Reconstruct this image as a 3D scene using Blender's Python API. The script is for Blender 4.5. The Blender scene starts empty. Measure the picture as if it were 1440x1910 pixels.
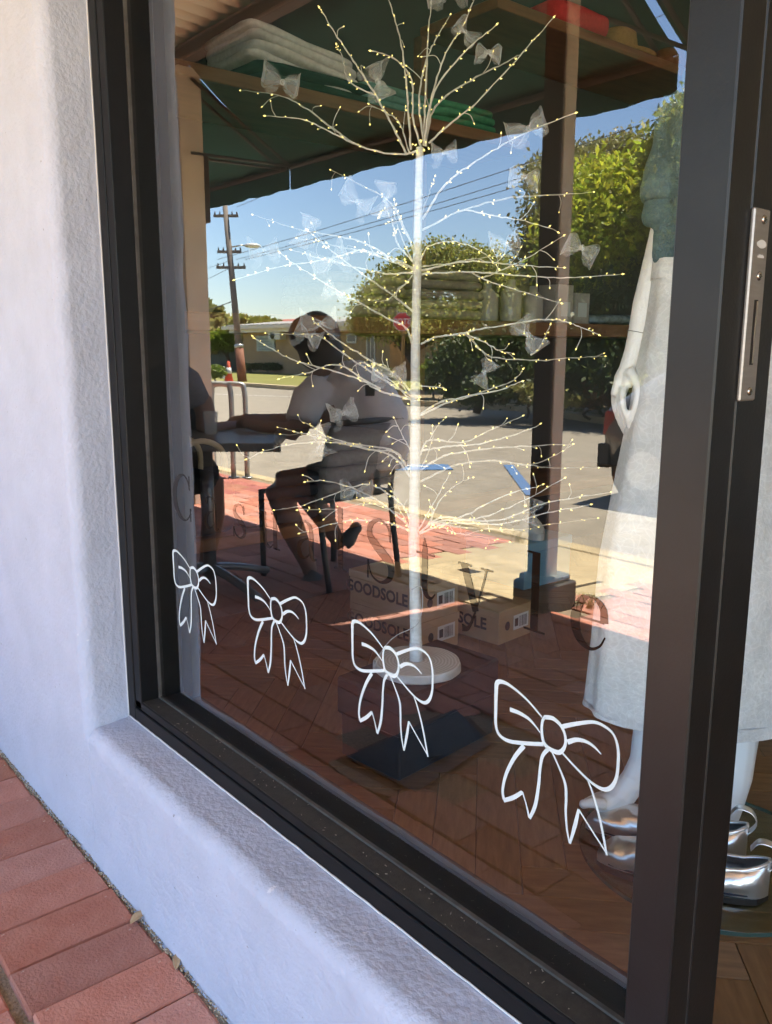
import bpy, bmesh, math, random
import numpy as np
from mathutils import Vector, Matrix, noise
rng = random.Random(7)
nrng = np.random.default_rng(11)
S = bpy.context.scene
COL = S.collection
R = math.radians

# ------------------------------------------------------------------ camera
FPX, PITCH, ROLL, YAW = 1586.1, 0.191607, 0.002427, 0.872853
EYE = Vector((0, -0.695, 1.05))
FW = Vector((-math.sin(YAW) * math.cos(PITCH), math.cos(YAW) * math.cos(PITCH), -math.sin(PITCH)))
_rt = Vector((math.cos(YAW), math.sin(YAW), 0)); _up = _rt.cross(FW)
RT = _rt * math.cos(ROLL) + _up * math.sin(ROLL)
UP = RT.cross(FW)
cd = bpy.data.cameras.new('camera'); cam = bpy.data.objects.new('camera', cd); COL.objects.link(cam)
cam.matrix_world = Matrix(((RT.x, UP.x, -FW.x, EYE.x), (RT.y, UP.y, -FW.y, EYE.y), (RT.z, UP.z, -FW.z, EYE.z), (0, 0, 0, 1)))
cd.sensor_fit = 'HORIZONTAL'; cd.sensor_width = 36; cd.lens = 36 * FPX / 1440
cd.clip_start = 0.02; cd.clip_end = 2000
S.camera = cam

# ------------------------------------------------------------------ sky, sun, exposure
SUN_DIR = Vector((0.09, -0.4035, 1.0)).normalized()
SUN_EL = math.asin(SUN_DIR.z)
w = bpy.data.worlds.new('World'); S.world = w; w.use_nodes = True
nt = w.node_tree; bg = nt.nodes['Background']
sky = nt.nodes.new('ShaderNodeTexSky'); sky.sky_type = 'NISHITA'; sky.sun_disc = False
sky.sun_elevation = SUN_EL; sky.sun_rotation = math.atan2(SUN_DIR.x, SUN_DIR.y)
sky.air_density = 1.0; sky.dust_density = 0.15; sky.ozone_density = 3.0
nt.links.new(sky.outputs[0], bg.inputs[0]); bg.inputs[1].default_value = 0.08
sd = bpy.data.lights.new('sun', 'SUN'); sd.energy = 5.0; sd.angle = R(0.5); sd.color = (1.0, 0.91, 0.74)
so = bpy.data.objects.new('sun', sd); COL.objects.link(so)
so.rotation_euler = (-SUN_DIR).to_track_quat('-Z', 'Y').to_euler()
S.view_settings.view_transform = 'Standard'; S.view_settings.look = 'None'
S.view_settings.exposure = 3.45; S.view_settings.gamma = 1
S.view_settings.use_curve_mapping = False
S.cycles.max_bounces = 10; S.cycles.diffuse_bounces = 5; S.cycles.glossy_bounces = 4
S.cycles.transparent_max_bounces = 24; S.cycles.transmission_bounces = 6
S.cycles.use_denoising = True; S.cycles.sample_clamp_indirect = 8
S.cycles.caustics_reflective = False; S.cycles.caustics_refractive = False

# ------------------------------------------------------------------ pixel -> place helpers (photo pixels, 1440 wide)
def ray(px, py): return FW + RT * ((px - 720) / FPX) - UP * ((py - 955) / FPX)
def onz(px, py, z): d = ray(px, py); return EYE + d * ((z - EYE.z) / d.z)
def ony(px, py, y): d = ray(px, py); return EYE + d * ((y - EYE.y) / d.y)
def onx(px, py, x): d = ray(px, py); return EYE + d * ((x - EYE.x) / d.x)
def facing(P0):
    n = Vector((P0[0] - EYE.x, P0[1] - EYE.y, 0)).normalized(); D = (Vector((P0[0], P0[1], 0)) - EYE).dot(n)
    return lambda px, py, dd=0.0: EYE + ray(px, py) * ((D + dd) / ray(px, py).dot(n))
def pavz(y): return -0.04 * (-y - 0.133) if y < -0.133 else 0.0
def pav(px, py):
    d = ray(px, py); t = (-0.04 * (EYE.y - 0.133) - EYE.z) / (d.z + 0.04 * d.y); return EYE + d * t
def mir(p): return Vector((p[0], -p[1], p[2]))          # the window is the plane y = 0: where a thing seen in it stands

# ------------------------------------------------------------------ materials
def mat(name, col, rough=0.6, var=0.0, scale=8.0, bump=0.0, bscale=60.0, metal=0.0, spec=0.5, col2=None, objvar=0.0, coat=0.0, detail=4.0, sss=0.0, stretch=None, alpha=None, emit=None):
    m = bpy.data.materials.new(name); m.use_nodes = True; n = m.node_tree.nodes; l = m.node_tree.links
    p = n['Principled BSDF']
    p.inputs['Roughness'].default_value = rough; p.inputs['Metallic'].default_value = metal
    p.inputs['Specular IOR Level'].default_value = spec
    p.inputs['Base Color'].default_value = (*col, 1)
    if coat: p.inputs['Coat Weight'].default_value = coat
    if alpha is not None: p.inputs['Alpha'].default_value = alpha
    if emit: p.inputs['Emission Color'].default_value = (*emit[0], 1); p.inputs['Emission Strength'].default_value = emit[1]
    tc = n.new('ShaderNodeTexCoord'); vec = tc.outputs['Object']
    if stretch:
        mp = n.new('ShaderNodeMapping'); mp.inputs['Scale'].default_value = stretch; l.new(vec, mp.inputs[0]); vec = mp.outputs[0]
    out = None
    if var or col2:
        nz = n.new('ShaderNodeTexNoise'); nz.inputs['Scale'].default_value = scale; nz.inputs['Detail'].default_value = detail
        nz.inputs['Roughness'].default_value = 0.6
        l.new(vec, nz.inputs['Vector'])
        cr = n.new('ShaderNodeValToRGB'); cr.color_ramp.elements[0].position = 0.3; cr.color_ramp.elements[1].position = 0.7
        a = [max(0, c * (1 - var)) for c in col]; b = list(col2) if col2 else [min(1, c * (1 + var)) for c in col]
        cr.color_ramp.elements[0].color = (*a, 1); cr.color_ramp.elements[1].color = (*b, 1)
        l.new(nz.outputs['Fac'], cr.inputs[0]); out = cr.outputs[0]
    if objvar:
        hsv = n.new('ShaderNodeHueSaturation'); oi = n.new('ShaderNodeObjectInfo'); mr = n.new('ShaderNodeMapRange')
        mr.inputs['To Min'].default_value = 1 - objvar; mr.inputs['To Max'].default_value = 1 + objvar
        l.new(oi.outputs['Random'], mr.inputs['Value']); l.new(mr.outputs[0], hsv.inputs['Value'])
        m2 = n.new('ShaderNodeMath'); m2.operation = 'MULTIPLY_ADD'; m2.inputs[1].default_value = -7.31; m2.inputs[2].default_value = 9.0
        l.new(oi.outputs['Random'], m2.inputs[0]); m3 = n.new('ShaderNodeMath'); m3.operation = 'FRACT'; l.new(m2.outputs[0], m3.inputs[0])
        mr2 = n.new('ShaderNodeMapRange'); mr2.inputs['To Min'].default_value = 1 - objvar * 0.7; mr2.inputs['To Max'].default_value = 1 + objvar * 0.4
        l.new(m3.outputs[0], mr2.inputs['Value']); l.new(mr2.outputs[0], hsv.inputs['Saturation'])
        if out: l.new(out, hsv.inputs['Color'])
        else: hsv.inputs['Color'].default_value = (*col, 1)
        out = hsv.outputs[0]
    if out: l.new(out, p.inputs['Base Color'])
    if bump:
        bn = n.new('ShaderNodeTexNoise'); bn.inputs['Scale'].default_value = bscale; bn.inputs['Detail'].default_value = 5
        l.new(vec, bn.inputs['Vector']); bp = n.new('ShaderNodeBump'); bp.inputs['Strength'].default_value = bump; bp.inputs['Distance'].default_value = 0.01
        l.new(bn.outputs['Fac'], bp.inputs['Height']); l.new(bp.outputs[0], p.inputs['Normal'])
    return m

def specks(m, scale, thr, col):
    n = m.node_tree.nodes; l = m.node_tree.links; p = n['Principled BSDF']; tc = n.new('ShaderNodeTexCoord'); z = n.new('ShaderNodeTexNoise'); z.inputs['Scale'].default_value = scale; z.inputs['Detail'].default_value = 3; l.new(tc.outputs['Object'], z.inputs['Vector'])
    mr = n.new('ShaderNodeMapRange'); mr.inputs['From Min'].default_value = thr; mr.inputs['From Max'].default_value = thr + .03; mr.inputs['To Max'].default_value = .75; l.new(z.outputs['Fac'], mr.inputs[0])
    mx = n.new('ShaderNodeMix'); mx.data_type = 'RGBA'; mx.inputs[7].default_value = (*col, 1); l.new(mr.outputs[0], mx.inputs[0])
    lk = p.inputs['Base Color'].links
    if lk: l.new(lk[0].from_socket, mx.inputs[6])
    else: mx.inputs[6].default_value = p.inputs['Base Color'].default_value
    l.new(mx.outputs[2], p.inputs['Base Color']); return m

def island_var(m, amt=0.35, hue=0.02):
    """colour differing from piece to piece of one mesh"""
    n = m.node_tree.nodes; l = m.node_tree.links; p = n['Principled BSDF']
    g = n.new('ShaderNodeNewGeometry'); h = n.new('ShaderNodeHueSaturation'); mr = n.new('ShaderNodeMapRange')
    mr.inputs['To Min'].default_value = 1 - amt; mr.inputs['To Max'].default_value = 1 + amt
    l.new(g.outputs['Random Per Island'], mr.inputs[0]); l.new(mr.outputs[0], h.inputs['Value'])
    ml = n.new('ShaderNodeMath'); ml.operation = 'MULTIPLY'; ml.inputs[1].default_value = 13.7; l.new(g.outputs['Random Per Island'], ml.inputs[0])
    fr = n.new('ShaderNodeMath'); fr.operation = 'FRACT'; l.new(ml.outputs[0], fr.inputs[0])
    mr2 = n.new('ShaderNodeMapRange'); mr2.inputs['To Min'].default_value = 0.5 - hue; mr2.inputs['To Max'].default_value = 0.5 + hue
    l.new(fr.outputs[0], mr2.inputs[0]); l.new(mr2.outputs[0], h.inputs['Hue'])
    lk = p.inputs['Base Color'].links
    if lk: l.new(lk[0].from_socket, h.inputs['Color'])
    else: h.inputs['Color'].default_value = p.inputs['Base Color'].default_value
    l.new(h.outputs[0], p.inputs['Base Color'])
    return m

def leaf_mat(name, col, amt=0.5, hue=0.03, trans=0.35):
    m = mat(name, col, rough=0.5, spec=0.4); island_var(m, amt, hue)
    n = m.node_tree.nodes; l = m.node_tree.links; p = n['Principled BSDF']; o = n['Material Output']
    t = n.new('ShaderNodeBsdfTranslucent'); mx = n.new('ShaderNodeMixShader'); mx.inputs[0].default_value = trans
    l.new(p.inputs['Base Color'].links[0].from_socket, t.inputs[0]); l.new(p.outputs[0], mx.inputs[1]); l.new(t.outputs[0], mx.inputs[2]); l.new(mx.outputs[0], o.inputs[0])
    return m

def glass_mat(name, ior, tint=(0.985, 0.992, 0.986)):
    m = bpy.data.materials.new(name); m.use_nodes = True; n = m.node_tree.nodes; l = m.node_tree.links; n.clear()
    o = n.new('ShaderNodeOutputMaterial'); t = n.new('ShaderNodeBsdfTransparent'); g = n.new('ShaderNodeBsdfGlossy'); mx = n.new('ShaderNodeMixShader')
    f = n.new('ShaderNodeFresnel'); f.inputs['IOR'].default_value = ior
    geo = n.new('ShaderNodeNewGeometry'); inv = n.new('ShaderNodeMath'); inv.operation = 'SUBTRACT'; inv.inputs[0].default_value = 1.0
    l.new(geo.outputs['Backfacing'], inv.inputs[1]); mul = n.new('ShaderNodeMath'); mul.operation = 'MULTIPLY'
    l.new(f.outputs[0], mul.inputs[0]); l.new(inv.outputs[0], mul.inputs[1])
    t.inputs[0].default_value = (*tint, 1); g.inputs['Roughness'].default_value = 0.0; g.inputs[0].default_value = (0.97, 0.98, 1.0, 1)
    l.new(mul.outputs[0], mx.inputs[0]); l.new(t.outputs[0], mx.inputs[1]); l.new(g.outputs[0], mx.inputs[2]); l.new(mx.outputs[0], o.inputs[0])
    return m

def sheer_mat(name, col, opac):
    m = bpy.data.materials.new(name); m.use_nodes = True; n = m.node_tree.nodes; l = m.node_tree.links; n.clear()
    o = n.new('ShaderNodeOutputMaterial'); t = n.new('ShaderNodeBsdfTransparent'); d = n.new('ShaderNodeBsdfDiffuse'); tr = n.new('ShaderNodeBsdfTranslucent')
    d.inputs[0].default_value = (*col, 1); tr.inputs[0].default_value = (*col, 1)
    a = n.new('ShaderNodeAddShader'); l.new(d.outputs[0], a.inputs[0]); l.new(tr.outputs[0], a.inputs[1])
    mx = n.new('ShaderNodeMixShader'); lw = n.new('ShaderNodeLayerWeight'); lw.inputs[0].default_value = 0.3
    mr = n.new('ShaderNodeMapRange'); mr.inputs['To Min'].default_value = opac; mr.inputs['To Max'].default_value = min(1, opac * 3)
    l.new(lw.outputs['Facing'], mr.inputs[0]); l.new(mr.outputs[0], mx.inputs[0]); l.new(t.outputs[0], mx.inputs[1]); l.new(a.outputs[0], mx.inputs[2]); l.new(mx.outputs[0], o.inputs[0])
    return m

# ------------------------------------------------------------------ object helpers
def prep(o, label=None, cat=None, group=None, kind=None):
    if label: o['label'] = label
    if cat: o['category'] = cat
    if group: o['group'] = group
    if kind: o['kind'] = kind
    return o
def thing(name, label, cat, loc=(0, 0, 0), group=None):
    o = bpy.data.objects.new(name, None); COL.objects.link(o); o.location = loc; o.empty_display_size = 0.05
    return prep(o, label, cat, group)

class B:
    """collects shapes in world coordinates into one mesh; flip=True builds street things given as seen in the window (y -> -y)"""
    def __init__(s, flip=False): s.v = []; s.f = []; s.flip = flip; s.sm = []
    def add(s, vs, fs, smooth=False):
        k = len(s.v)
        s.v += [((p[0], -p[1], p[2]) if s.flip else (p[0], p[1], p[2])) for p in vs]
        for f in fs:
            f = [i + k for i in f]; s.f.append(f[::-1] if s.flip else f); s.sm.append(smooth)
        return s
    def box(s, a, b, rot=0.0, c=None, bev=0.0):
        x0, y0, z0 = a; x1, y1, z1 = b
        if bev:
            bm = bmesh.new(); bmesh.ops.create_cube(bm, size=1)
            for v in bm.verts: v.co = Vector(((x0 + x1) / 2 + v.co.x * (x1 - x0), (y0 + y1) / 2 + v.co.y * (y1 - y0), (z0 + z1) / 2 + v.co.z * (z1 - z0)))
            bmesh.ops.bevel(bm, geom=bm.edges[:] + bm.verts[:], offset=bev, segments=1, profile=0.5, affect='EDGES')
            vs = [v.co.copy() for v in bm.verts]; bm.verts.index_update(); fs = [[v.index for v in f.verts] for f in bm.faces]; bm.free()
        else:
            vs = [Vector(p) for p in ((x0, y0, z0), (x1, y0, z0), (x1, y1, z0), (x0, y1, z0), (x0, y0, z1), (x1, y0, z1), (x1, y1, z1), (x0, y1, z1))]
            fs = [(0, 3, 2, 1), (4, 5, 6, 7), (0, 1, 5, 4), (1, 2, 6, 5), (2, 3, 7, 6), (3, 0, 4, 7)]
        if rot:
            c = Vector(c) if c else Vector(((x0 + x1) / 2, (y0 + y1) / 2, 0)); M = Matrix.Rotation(rot, 3, 'Z')
            vs = [M @ (v - Vector((c.x, c.y, 0))) + Vector((c.x, c.y, 0)) for v in vs]
        return s.add(vs, fs)
    def tube(s, pts, rad, seg=8, caps=True, smooth=True, flat=None):
        pts = [Vector(p) for p in pts]; n = len(pts)
        rad = [rad] * n if isinstance(rad, (int, float)) else rad
        vs = []; fs = []; u = None
        for i, p in enumerate(pts):
            t = (pts[min(i + 1, n - 1)] - pts[max(i - 1, 0)])
            t = t.normalized() if t.length > 1e-9 else Vector((0, 0, 1))
            if u is None:
                u = t.cross(Vector((0, 0, 1)) if abs(t.z) < 0.9 else Vector((1, 0, 0))).normalized()
            else:
                u = (u - t * u.dot(t)); u = u.normalized() if u.length > 1e-6 else t.orthogonal().normalized()
            v = t.cross(u)
            r = rad[i]; ra, rb = (r if isinstance(r, (tuple, list)) else (r, r))
            for k in range(seg):
                a = 2 * math.pi * k / seg; vs.append(p + u * (math.cos(a) * ra) + v * (math.sin(a) * rb))
        for i in range(n - 1):
            for k in range(seg):
                k2 = (k + 1) % seg; fs.append((i * seg + k, i * seg + k2, (i + 1) * seg + k2, (i + 1) * seg + k))
        if caps: fs.append(list(range(seg))[::-1]); fs.append([(n - 1) * seg + k for k in range(seg)])
        return s.add(vs, fs, smooth)
    def ball(s, c, r, seg=10, rings=6):
        c = Vector(c); rx, ry, rz = (r, r, r) if isinstance(r, (int, float)) else r
        vs = [c + Vector((0, 0, -rz))]; fs = []
        for i in range(1, rings):
            th = math.pi * i / rings
            for k in range(seg):
                a = 2 * math.pi * k / seg; vs.append(c + Vector((rx * math.sin(th) * math.cos(a), ry * math.sin(th) * math.sin(a), -rz * math.cos(th))))
        vs.append(c + Vector((0, 0, rz))); N = len(vs) - 1
        for k in range(seg): fs.append((0, 1 + (k + 1) % seg, 1 + k))
        for i in range(rings - 2):
            for k in range(seg): a = 1 + i * seg; k2 = (k + 1) % seg; fs.append((a + k, a + k2, a + seg + k2, a + seg + k))
        a = 1 + (rings - 2) * seg
        for k in range(seg): fs.append((a + k, a + (k + 1) % seg, N))
        return s.add(vs, fs, True)
    def lathe(s, c, prof, seg=20, sx=1.0, sy=1.0, rot=0.0, smooth=True):
        c = Vector(c); vs = []; fs = []
        for r, z in prof:
            for k in range(seg):
                a = 2 * math.pi * k / seg; x, y = r * math.cos(a) * sx, r * math.sin(a) * sy
                vs.append(c + Vector((x * math.cos(rot) - y * math.sin(rot), x * math.sin(rot) + y * math.cos(rot), z)))
        n = len(prof)
        for i in range(n - 1):
            for k in range(seg): k2 = (k + 1) % seg; fs.append((i * seg + k, i * seg + k2, (i + 1) * seg + k2, (i + 1) * seg + k))
        fs.append(list(range(seg))[::-1]); fs.append([(n - 1) * seg + k for k in range(seg)])
        return s.add(vs, fs, smooth)
    def prism(s, poly, d):
        """poly: planar points, extruded by vector d"""
        n = len(poly); d = Vector(d); vs = [Vector(p) for p in poly] + [Vector(p) + d for p in poly]
        fs = [list(range(n))[::-1], [n + i for i in range(n)]] + [(i, (i + 1) % n, n + (i + 1) % n, n + i) for i in range(n)]
        return s.add(vs, fs)
    def grid(s, nu, nv, fn, smooth=True, wrap=False):
        vs = [fn(i / nu, j / nv) for j in range(nv + 1) for i in range(nu + 1)]
        fs = [(j * (nu + 1) + i, j * (nu + 1) + i + 1, (j + 1) * (nu + 1) + i + 1, (j + 1) * (nu + 1) + i) for j in range(nv) for i in range(nu)]
        return s.add(vs, fs, smooth)
    def obj(s, name, m, parent=None, recalc=True, offset=None):
        me = bpy.data.meshes.new(name); me.from_pydata([tuple(v) for v in s.v], [], s.f)
        me.polygons.foreach_set('use_smooth', s.sm)
        if recalc and len(s.f) < 60000:
            bm = bmesh.new(); bm.from_mesh(me); bmesh.ops.recalc_face_normals(bm, faces=bm.faces); bm.to_mesh(me); bm.free()
        if m: me.materials.append(m)
        return place(name, me, parent)

def world_loc(o):
    v = Vector(o.location)
    while o.parent: o = o.parent; v += Vector(o.location)
    return v
def place(name, me, parent=None):
    """mesh data given in world coordinates; a child's own offset undoes its parent's"""
    o = bpy.data.objects.new(name, me); COL.objects.link(o)
    if parent is not None:
        o.parent = parent; o.location = -world_loc(parent)
    else:
        c = Vector((0, 0, 0)); vs = me.vertices
        if len(vs):
            co = np.empty(len(vs) * 3, dtype=np.float32); vs.foreach_get('co', co); co = co.reshape(-1, 3)
            c = Vector(((co[:, 0].min() + co[:, 0].max()) / 2, (co[:, 1].min() + co[:, 1].max()) / 2, co[:, 2].min()))
            me.transform(Matrix.Translation(-c))
        o.location = c
    return o
def structure(name, b, m): return prep(b.obj(name, m), kind='structure')

def fuse(b, name, m, parent, size=0.01, smooth=6, disp=None):
    """one continuous surface out of overlapping limbs"""
    o = b.obj(name, m, parent)
    md = o.modifiers.new('r', 'REMESH'); md.mode = 'VOXEL'; md.voxel_size = size; md.use_smooth_shade = True
    ms = o.modifiers.new('s', 'SMOOTH'); ms.iterations = smooth; ms.factor = 0.5
    dg = bpy.context.evaluated_depsgraph_get(); me = bpy.data.meshes.new_from_object(o.evaluated_get(dg))
    o.modifiers.clear(); old = o.data; o.data = me; me.name = name; bpy.data.meshes.remove(old)
    if not me.materials: me.materials.append(m)
    if disp:
        for v in me.vertices: v.co = disp(v.co)
    me.polygons.foreach_set('use_smooth', [True] * len(me.polygons))
    return o

def fast_quads(name, P, m, parent=None):
    """P: (n,4,3) array of quads"""
    n = len(P); me = bpy.data.meshes.new(name); me.vertices.add(n * 4); me.vertices.foreach_set('co', P.astype(np.float32).ravel())
    me.loops.add(n * 4); me.loops.foreach_set('vertex_index', np.arange(n * 4, dtype=np.int32))
    me.polygons.add(n); me.polygons.foreach_set('loop_start', np.arange(0, n * 4, 4, dtype=np.int32)); me.polygons.foreach_set('loop_total', np.full(n, 4, dtype=np.int32))
    me.update(); me.validate(); me.materials.append(m)
    return place(name, me, parent)

def catmull(pts, k=6):
    pts = [Vector(p) for p in pts]
    if len(pts) < 3:
        return [pts[0].lerp(pts[-1], i / k) for i in range(k + 1)]
    out = []; P = [pts[0] * 2 - pts[1]] + pts + [pts[-1] * 2 - pts[-2]]
    for i in range(1, len(P) - 2):
        a, b, c, d = P[i - 1:i + 3]
        for j in range(k):
            t = j / k; out.append(0.5 * ((2 * b) + (c - a) * t + (2 * a - 5 * b + 4 * c - d) * t * t + (3 * b - a - 3 * c + d) * t ** 3))
    out.append(pts[-1]); return out
def n3(p, s, o=0.0): return noise.noise(Vector((p[0] * s + o, p[1] * s + o * 1.7, p[2] * s - o)))

# ------------------------------------------------------------------ palette
M_paint = mat('render paint', (0.44, 0.465, 0.56), rough=0.75, var=0.07, scale=7, bump=0.30, bscale=105, detail=9)
specks(M_paint, 95, .74, (.20, .19, .19)); specks(M_paint, 38, .745, (.62, .62, .66))
M_sill = mat('sill paint', (0.60, 0.57, 0.61), rough=0.85, var=0.05, scale=24, bump=0.28, bscale=170, detail=8)
specks(M_sill, 120, .73, (.25, .23, .22))
M_black = mat('black powder coat', (0.007, 0.0068, 0.0072), rough=0.45, var=0.15, scale=30, spec=0.17, bump=0.03, bscale=400)
M_post = mat('satin black post', (0.010, 0.0095, 0.0100), rough=0.40, var=0.2, scale=18, spec=0.36, bump=0.03, bscale=300)
M_blackd = mat('dusty black metal', (0.014, 0.0125, 0.011), rough=0.7, col2=(0.034, 0.029, 0.024), scale=60, bump=0.2, bscale=500)
M_gasket = mat('rubber gasket', (0.06, 0.055, 0.05), rough=0.8, var=0.3, scale=40)
M_glass = glass_mat('window glass', 1.95)
M_vinyl = mat('dark vinyl', (0.012, 0.008, 0.006), rough=0.6)
M_film = mat('glossy dark film', (0.010, 0.006, 0.004), rough=0.0, spec=0.5); M_film.node_tree.nodes['Principled BSDF'].inputs['IOR'].default_value = 1.5
M_seal = mat('white sealant', (0.66, 0.66, 0.66), rough=0.6)
M_white = mat('white window paint', (0.55, 0.63, 0.65), rough=0.5, var=0.03, scale=30)
M_steel = mat('brushed steel', (0.36, 0.32, 0.29), rough=0.42, metal=0.75, var=0.08, scale=40, stretch=(1, 1, 8))
M_screw = mat('screw steel', (0.62, 0.58, 0.52), rough=0.25, metal=1.0)
M_brick = mat('red paver', (0.37, 0.135, 0.088), rough=0.9, col2=(0.47, 0.215, 0.155), scale=13, bump=0.4, bscale=170, objvar=0.19, detail=8)
specks(M_brick, 90, .70, (.50, .36, .28)); specks(M_brick, 60, .73, (.13, .07, .06))
M_brickfar = island_var(mat('red paver far', (0.31, 0.11, 0.075), rough=0.9, col2=(0.38, 0.15, 0.105), scale=20, bump=0.4, bscale=150), 0.22, 0.012)
M_sand = mat('joint sand', (0.27, 0.205, 0.14), rough=1, var=0.35, scale=120, bump=0.7, bscale=220)
M_conc = mat('concrete', (0.42, 0.335, 0.20), rough=0.9, var=0.16, scale=6, bump=0.4, bscale=90, detail=8)
M_conc2 = mat('concrete lid', (0.45, 0.36, 0.215), rough=0.9, var=0.24, scale=9, bump=0.5, bscale=80, detail=8)
M_dark = mat('dark gap', (0.05, 0.04, 0.03), rough=1)
M_asph = mat('old bitumen', (0.255, 0.222, 0.172), rough=0.95, var=0.16, scale=3.5, bump=0.8, bscale=45, detail=10)
M_blue = mat('blue line paint', (0.07, 0.155, 0.32), rough=0.7, var=0.15, scale=20)
M_wline = mat('white line paint', (0.62, 0.60, 0.55), rough=0.7, var=0.1, scale=10)
M_lawn = mat('lawn grass', (0.16, 0.15, 0.035), rough=1, col2=(0.22, 0.22, 0.05), scale=1.2, bump=0.9, bscale=30, detail=9)
M_earth = mat('bare earth', (0.25, 0.19, 0.11), rough=1, var=0.3, scale=3, bump=0.8, bscale=20, detail=9)
M_iron = mat('cast iron', (0.012, 0.016, 0.022), rough=0.6, var=0.3, scale=30)
M_rust = mat('rusty rim', (0.12, 0.065, 0.035), rough=0.95, var=0.5, scale=40, bump=0.8, bscale=120)

# ------------------------------------------------------------------ setting: ground, pavement, road
b = B()
b.add([(-400, 400, -0.9), (400, 400, -0.9), (400, -400, -0.9), (-400, -400, -0.9)], [(0, 1, 2, 3)]); structure('ground', b, M_earth)
def psheet(y0, y1, x0, x1, dz, th=0.05):
    return [(x0, y0, pavz(y0) + dz), (x1, y0, pavz(y0) + dz), (x1, y1, pavz(y1) + dz), (x0, y1, pavz(y1) + dz)]
PE = -3.30            # pavement edge
b = B(); b.prism(psheet(-0.09, PE, -14, 6, -0.006)[::-1], (0, 0, -0.3)); pavement = structure('pavement', b, M_sand)

def brick_mesh(L, W, seed):
    r = random.Random(seed); bm = bmesh.new(); bmesh.ops.create_cube(bm, size=1)
    for v in bm.verts: v.co = Vector((v.co.x * L, v.co.y * W, (v.co.z - 0.5) * 0.06))
    bmesh.ops.bevel(bm, geom=bm.edges[:], offset=0.0035, segments=1, profile=0.5, affect='EDGES')
    for v in bm.verts: v.co += Vector((r.uniform(-1, 1) * 0.0012, r.uniform(-1, 1) * 0.0012, r.uniform(-1, 1) * 0.0009))
    me = bpy.data.meshes.new('brick'); bm.to_mesh(me); bm.free(); me.materials.append(M_brick); return me
BM = [brick_mesh(0.2285, 0.1135, i) for i in range(6)]
BMH = [brick_mesh(0.1125, 0.1135, 20 + i) for i in range(2)]
slots = []
tilt = math.atan(0.04)
x = -1.975 - 0.1173 * 60
while x < 3.0:                                              # the course against the wall, end on
    slots.append((x + 0.1173 / 2, -0.133 - 0.0065 - 0.115, True, 0)); x += 0.1173
row = 0; y = -0.133 - 0.013 - 0.23 - 0.012 - 0.057
while y > PE + 0.05:
    x = -8.0 + (0.117 if row % 2 else 0)
    while x < 2.0:
        slots.append((x, y, False, row)); x += 0.2345
    y -= 0.1173; row += 1
def blocked(x, y):
    if -3.42 < x < -2.28 and y < -1.93: return True        # concrete slab
    if -1.74 < x < -1.38 and -1.06 < y < -0.53: return True   # iron lid
    if -2.55 < x < -2.20 and -2.36 < y < -2.02: return True
    return False
slots = [s for s in slots if not blocked(s[0], s[1])]
def bdist(s): return (Vector((s[0], s[1], -0.03)) - EYE).length if s[1] > -0.4 else (Vector((s[0], -s[1], -0.03)) - EYE).length
def bvis(s):                                                # can the photo show it, straight or in the window?
    def px(p):
        d = Vector(p) - EYE; z = d.dot(FW)
        return None if z < 0.1 else (720 + FPX * d.dot(RT) / z, 955 - FPX * d.dot(UP) / z)
    a = px((s[0], s[1], pavz(s[1])))
    if a and -60 < a[0] < 460 and 1380 < a[1] < 2000 and a[1] > 1398 + 1.15 * a[0] - 60: return 0
    q = px((s[0], -s[1], pavz(s[1])))
    if q and 300 < q[0] < 1260 and 700 < q[1] < 1700: return 1
    return 2
slots.sort(key=lambda s: (bvis(s), bdist(s)))
fb = B()
for i, (x, y, endon, row) in enumerate(slots):
    z = pavz(y) + nrng.uniform(-0.0022, 0.0022) + 0.002; jit = nrng.uniform(-0.006, 0.006)
    if i < 298 and bvis((x, y)) < 2:
        o = bpy.data.objects.new('brick', rng.choice(BM)); COL.objects.link(o); o.parent = pavement
        o.location = Vector((x + nrng.uniform(-.0012, .0012), y + nrng.uniform(-.002, .002), z)) - Vector(pavement.location)
        o.rotation_euler = (tilt * (1 if True else 0), nrng.uniform(-0.004, 0.004), (math.pi / 2 if endon else 0) + jit) if not endon else (nrng.uniform(-.004, .004) + tilt, 0, math.pi / 2 + jit)
    elif x < 1.2 and y > -3.3 and bvis((x, y)) < 2 or i % 1 == 0 and x > -6.8 and x < 1.0:
        lx, ly = (0.1135, 0.2285) if endon else (0.2285, 0.1135)
        fb.box((x - lx / 2, y - ly / 2, z - 0.05), (x + lx / 2, y + ly / 2, z))
prep(fb.obj('brick_field', M_brickfar, pavement), kind='stuff')
# concrete slab with a service lid
b = B(); b.prism(psheet(-1.945, PE + 0.004, -3.405, -2.295, 0.0)[::-1], (0, 0, -0.1)); structure('footpath_slab', b, M_conc)
lid = thing('service_lid', 'square concrete service lid with a dark joint set in the sunlit concrete slab', 'service lid', (-2.83, -2.42, pavz(-2.42)))
b = B(); b.prism([(p[0], p[1], p[2]) for p in psheet(-2.03, -2.79, -3.2, -2.46, 0.002)][::-1], (0, 0, -0.02)); b.obj('frame_joint', M_dark, lid)
b = B(); b.prism(psheet(-2.045, -2.775, -3.185, -2.475, 0.006)[::-1], (0, 0, -0.02)); b.obj('lid_slab', M_conc2, lid)
for (xx, yy, ww, hh) in ((-3.03, -2.33, 0.10, 0.07), (-2.62, -2.10, 0.16, 0.03)):
    b = B(); b.prism(psheet(yy, yy - hh, xx, xx + ww, 0.0085)[::-1], (0, 0, -0.01)); b.obj('lifting_slot', M_dark, lid)
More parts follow.
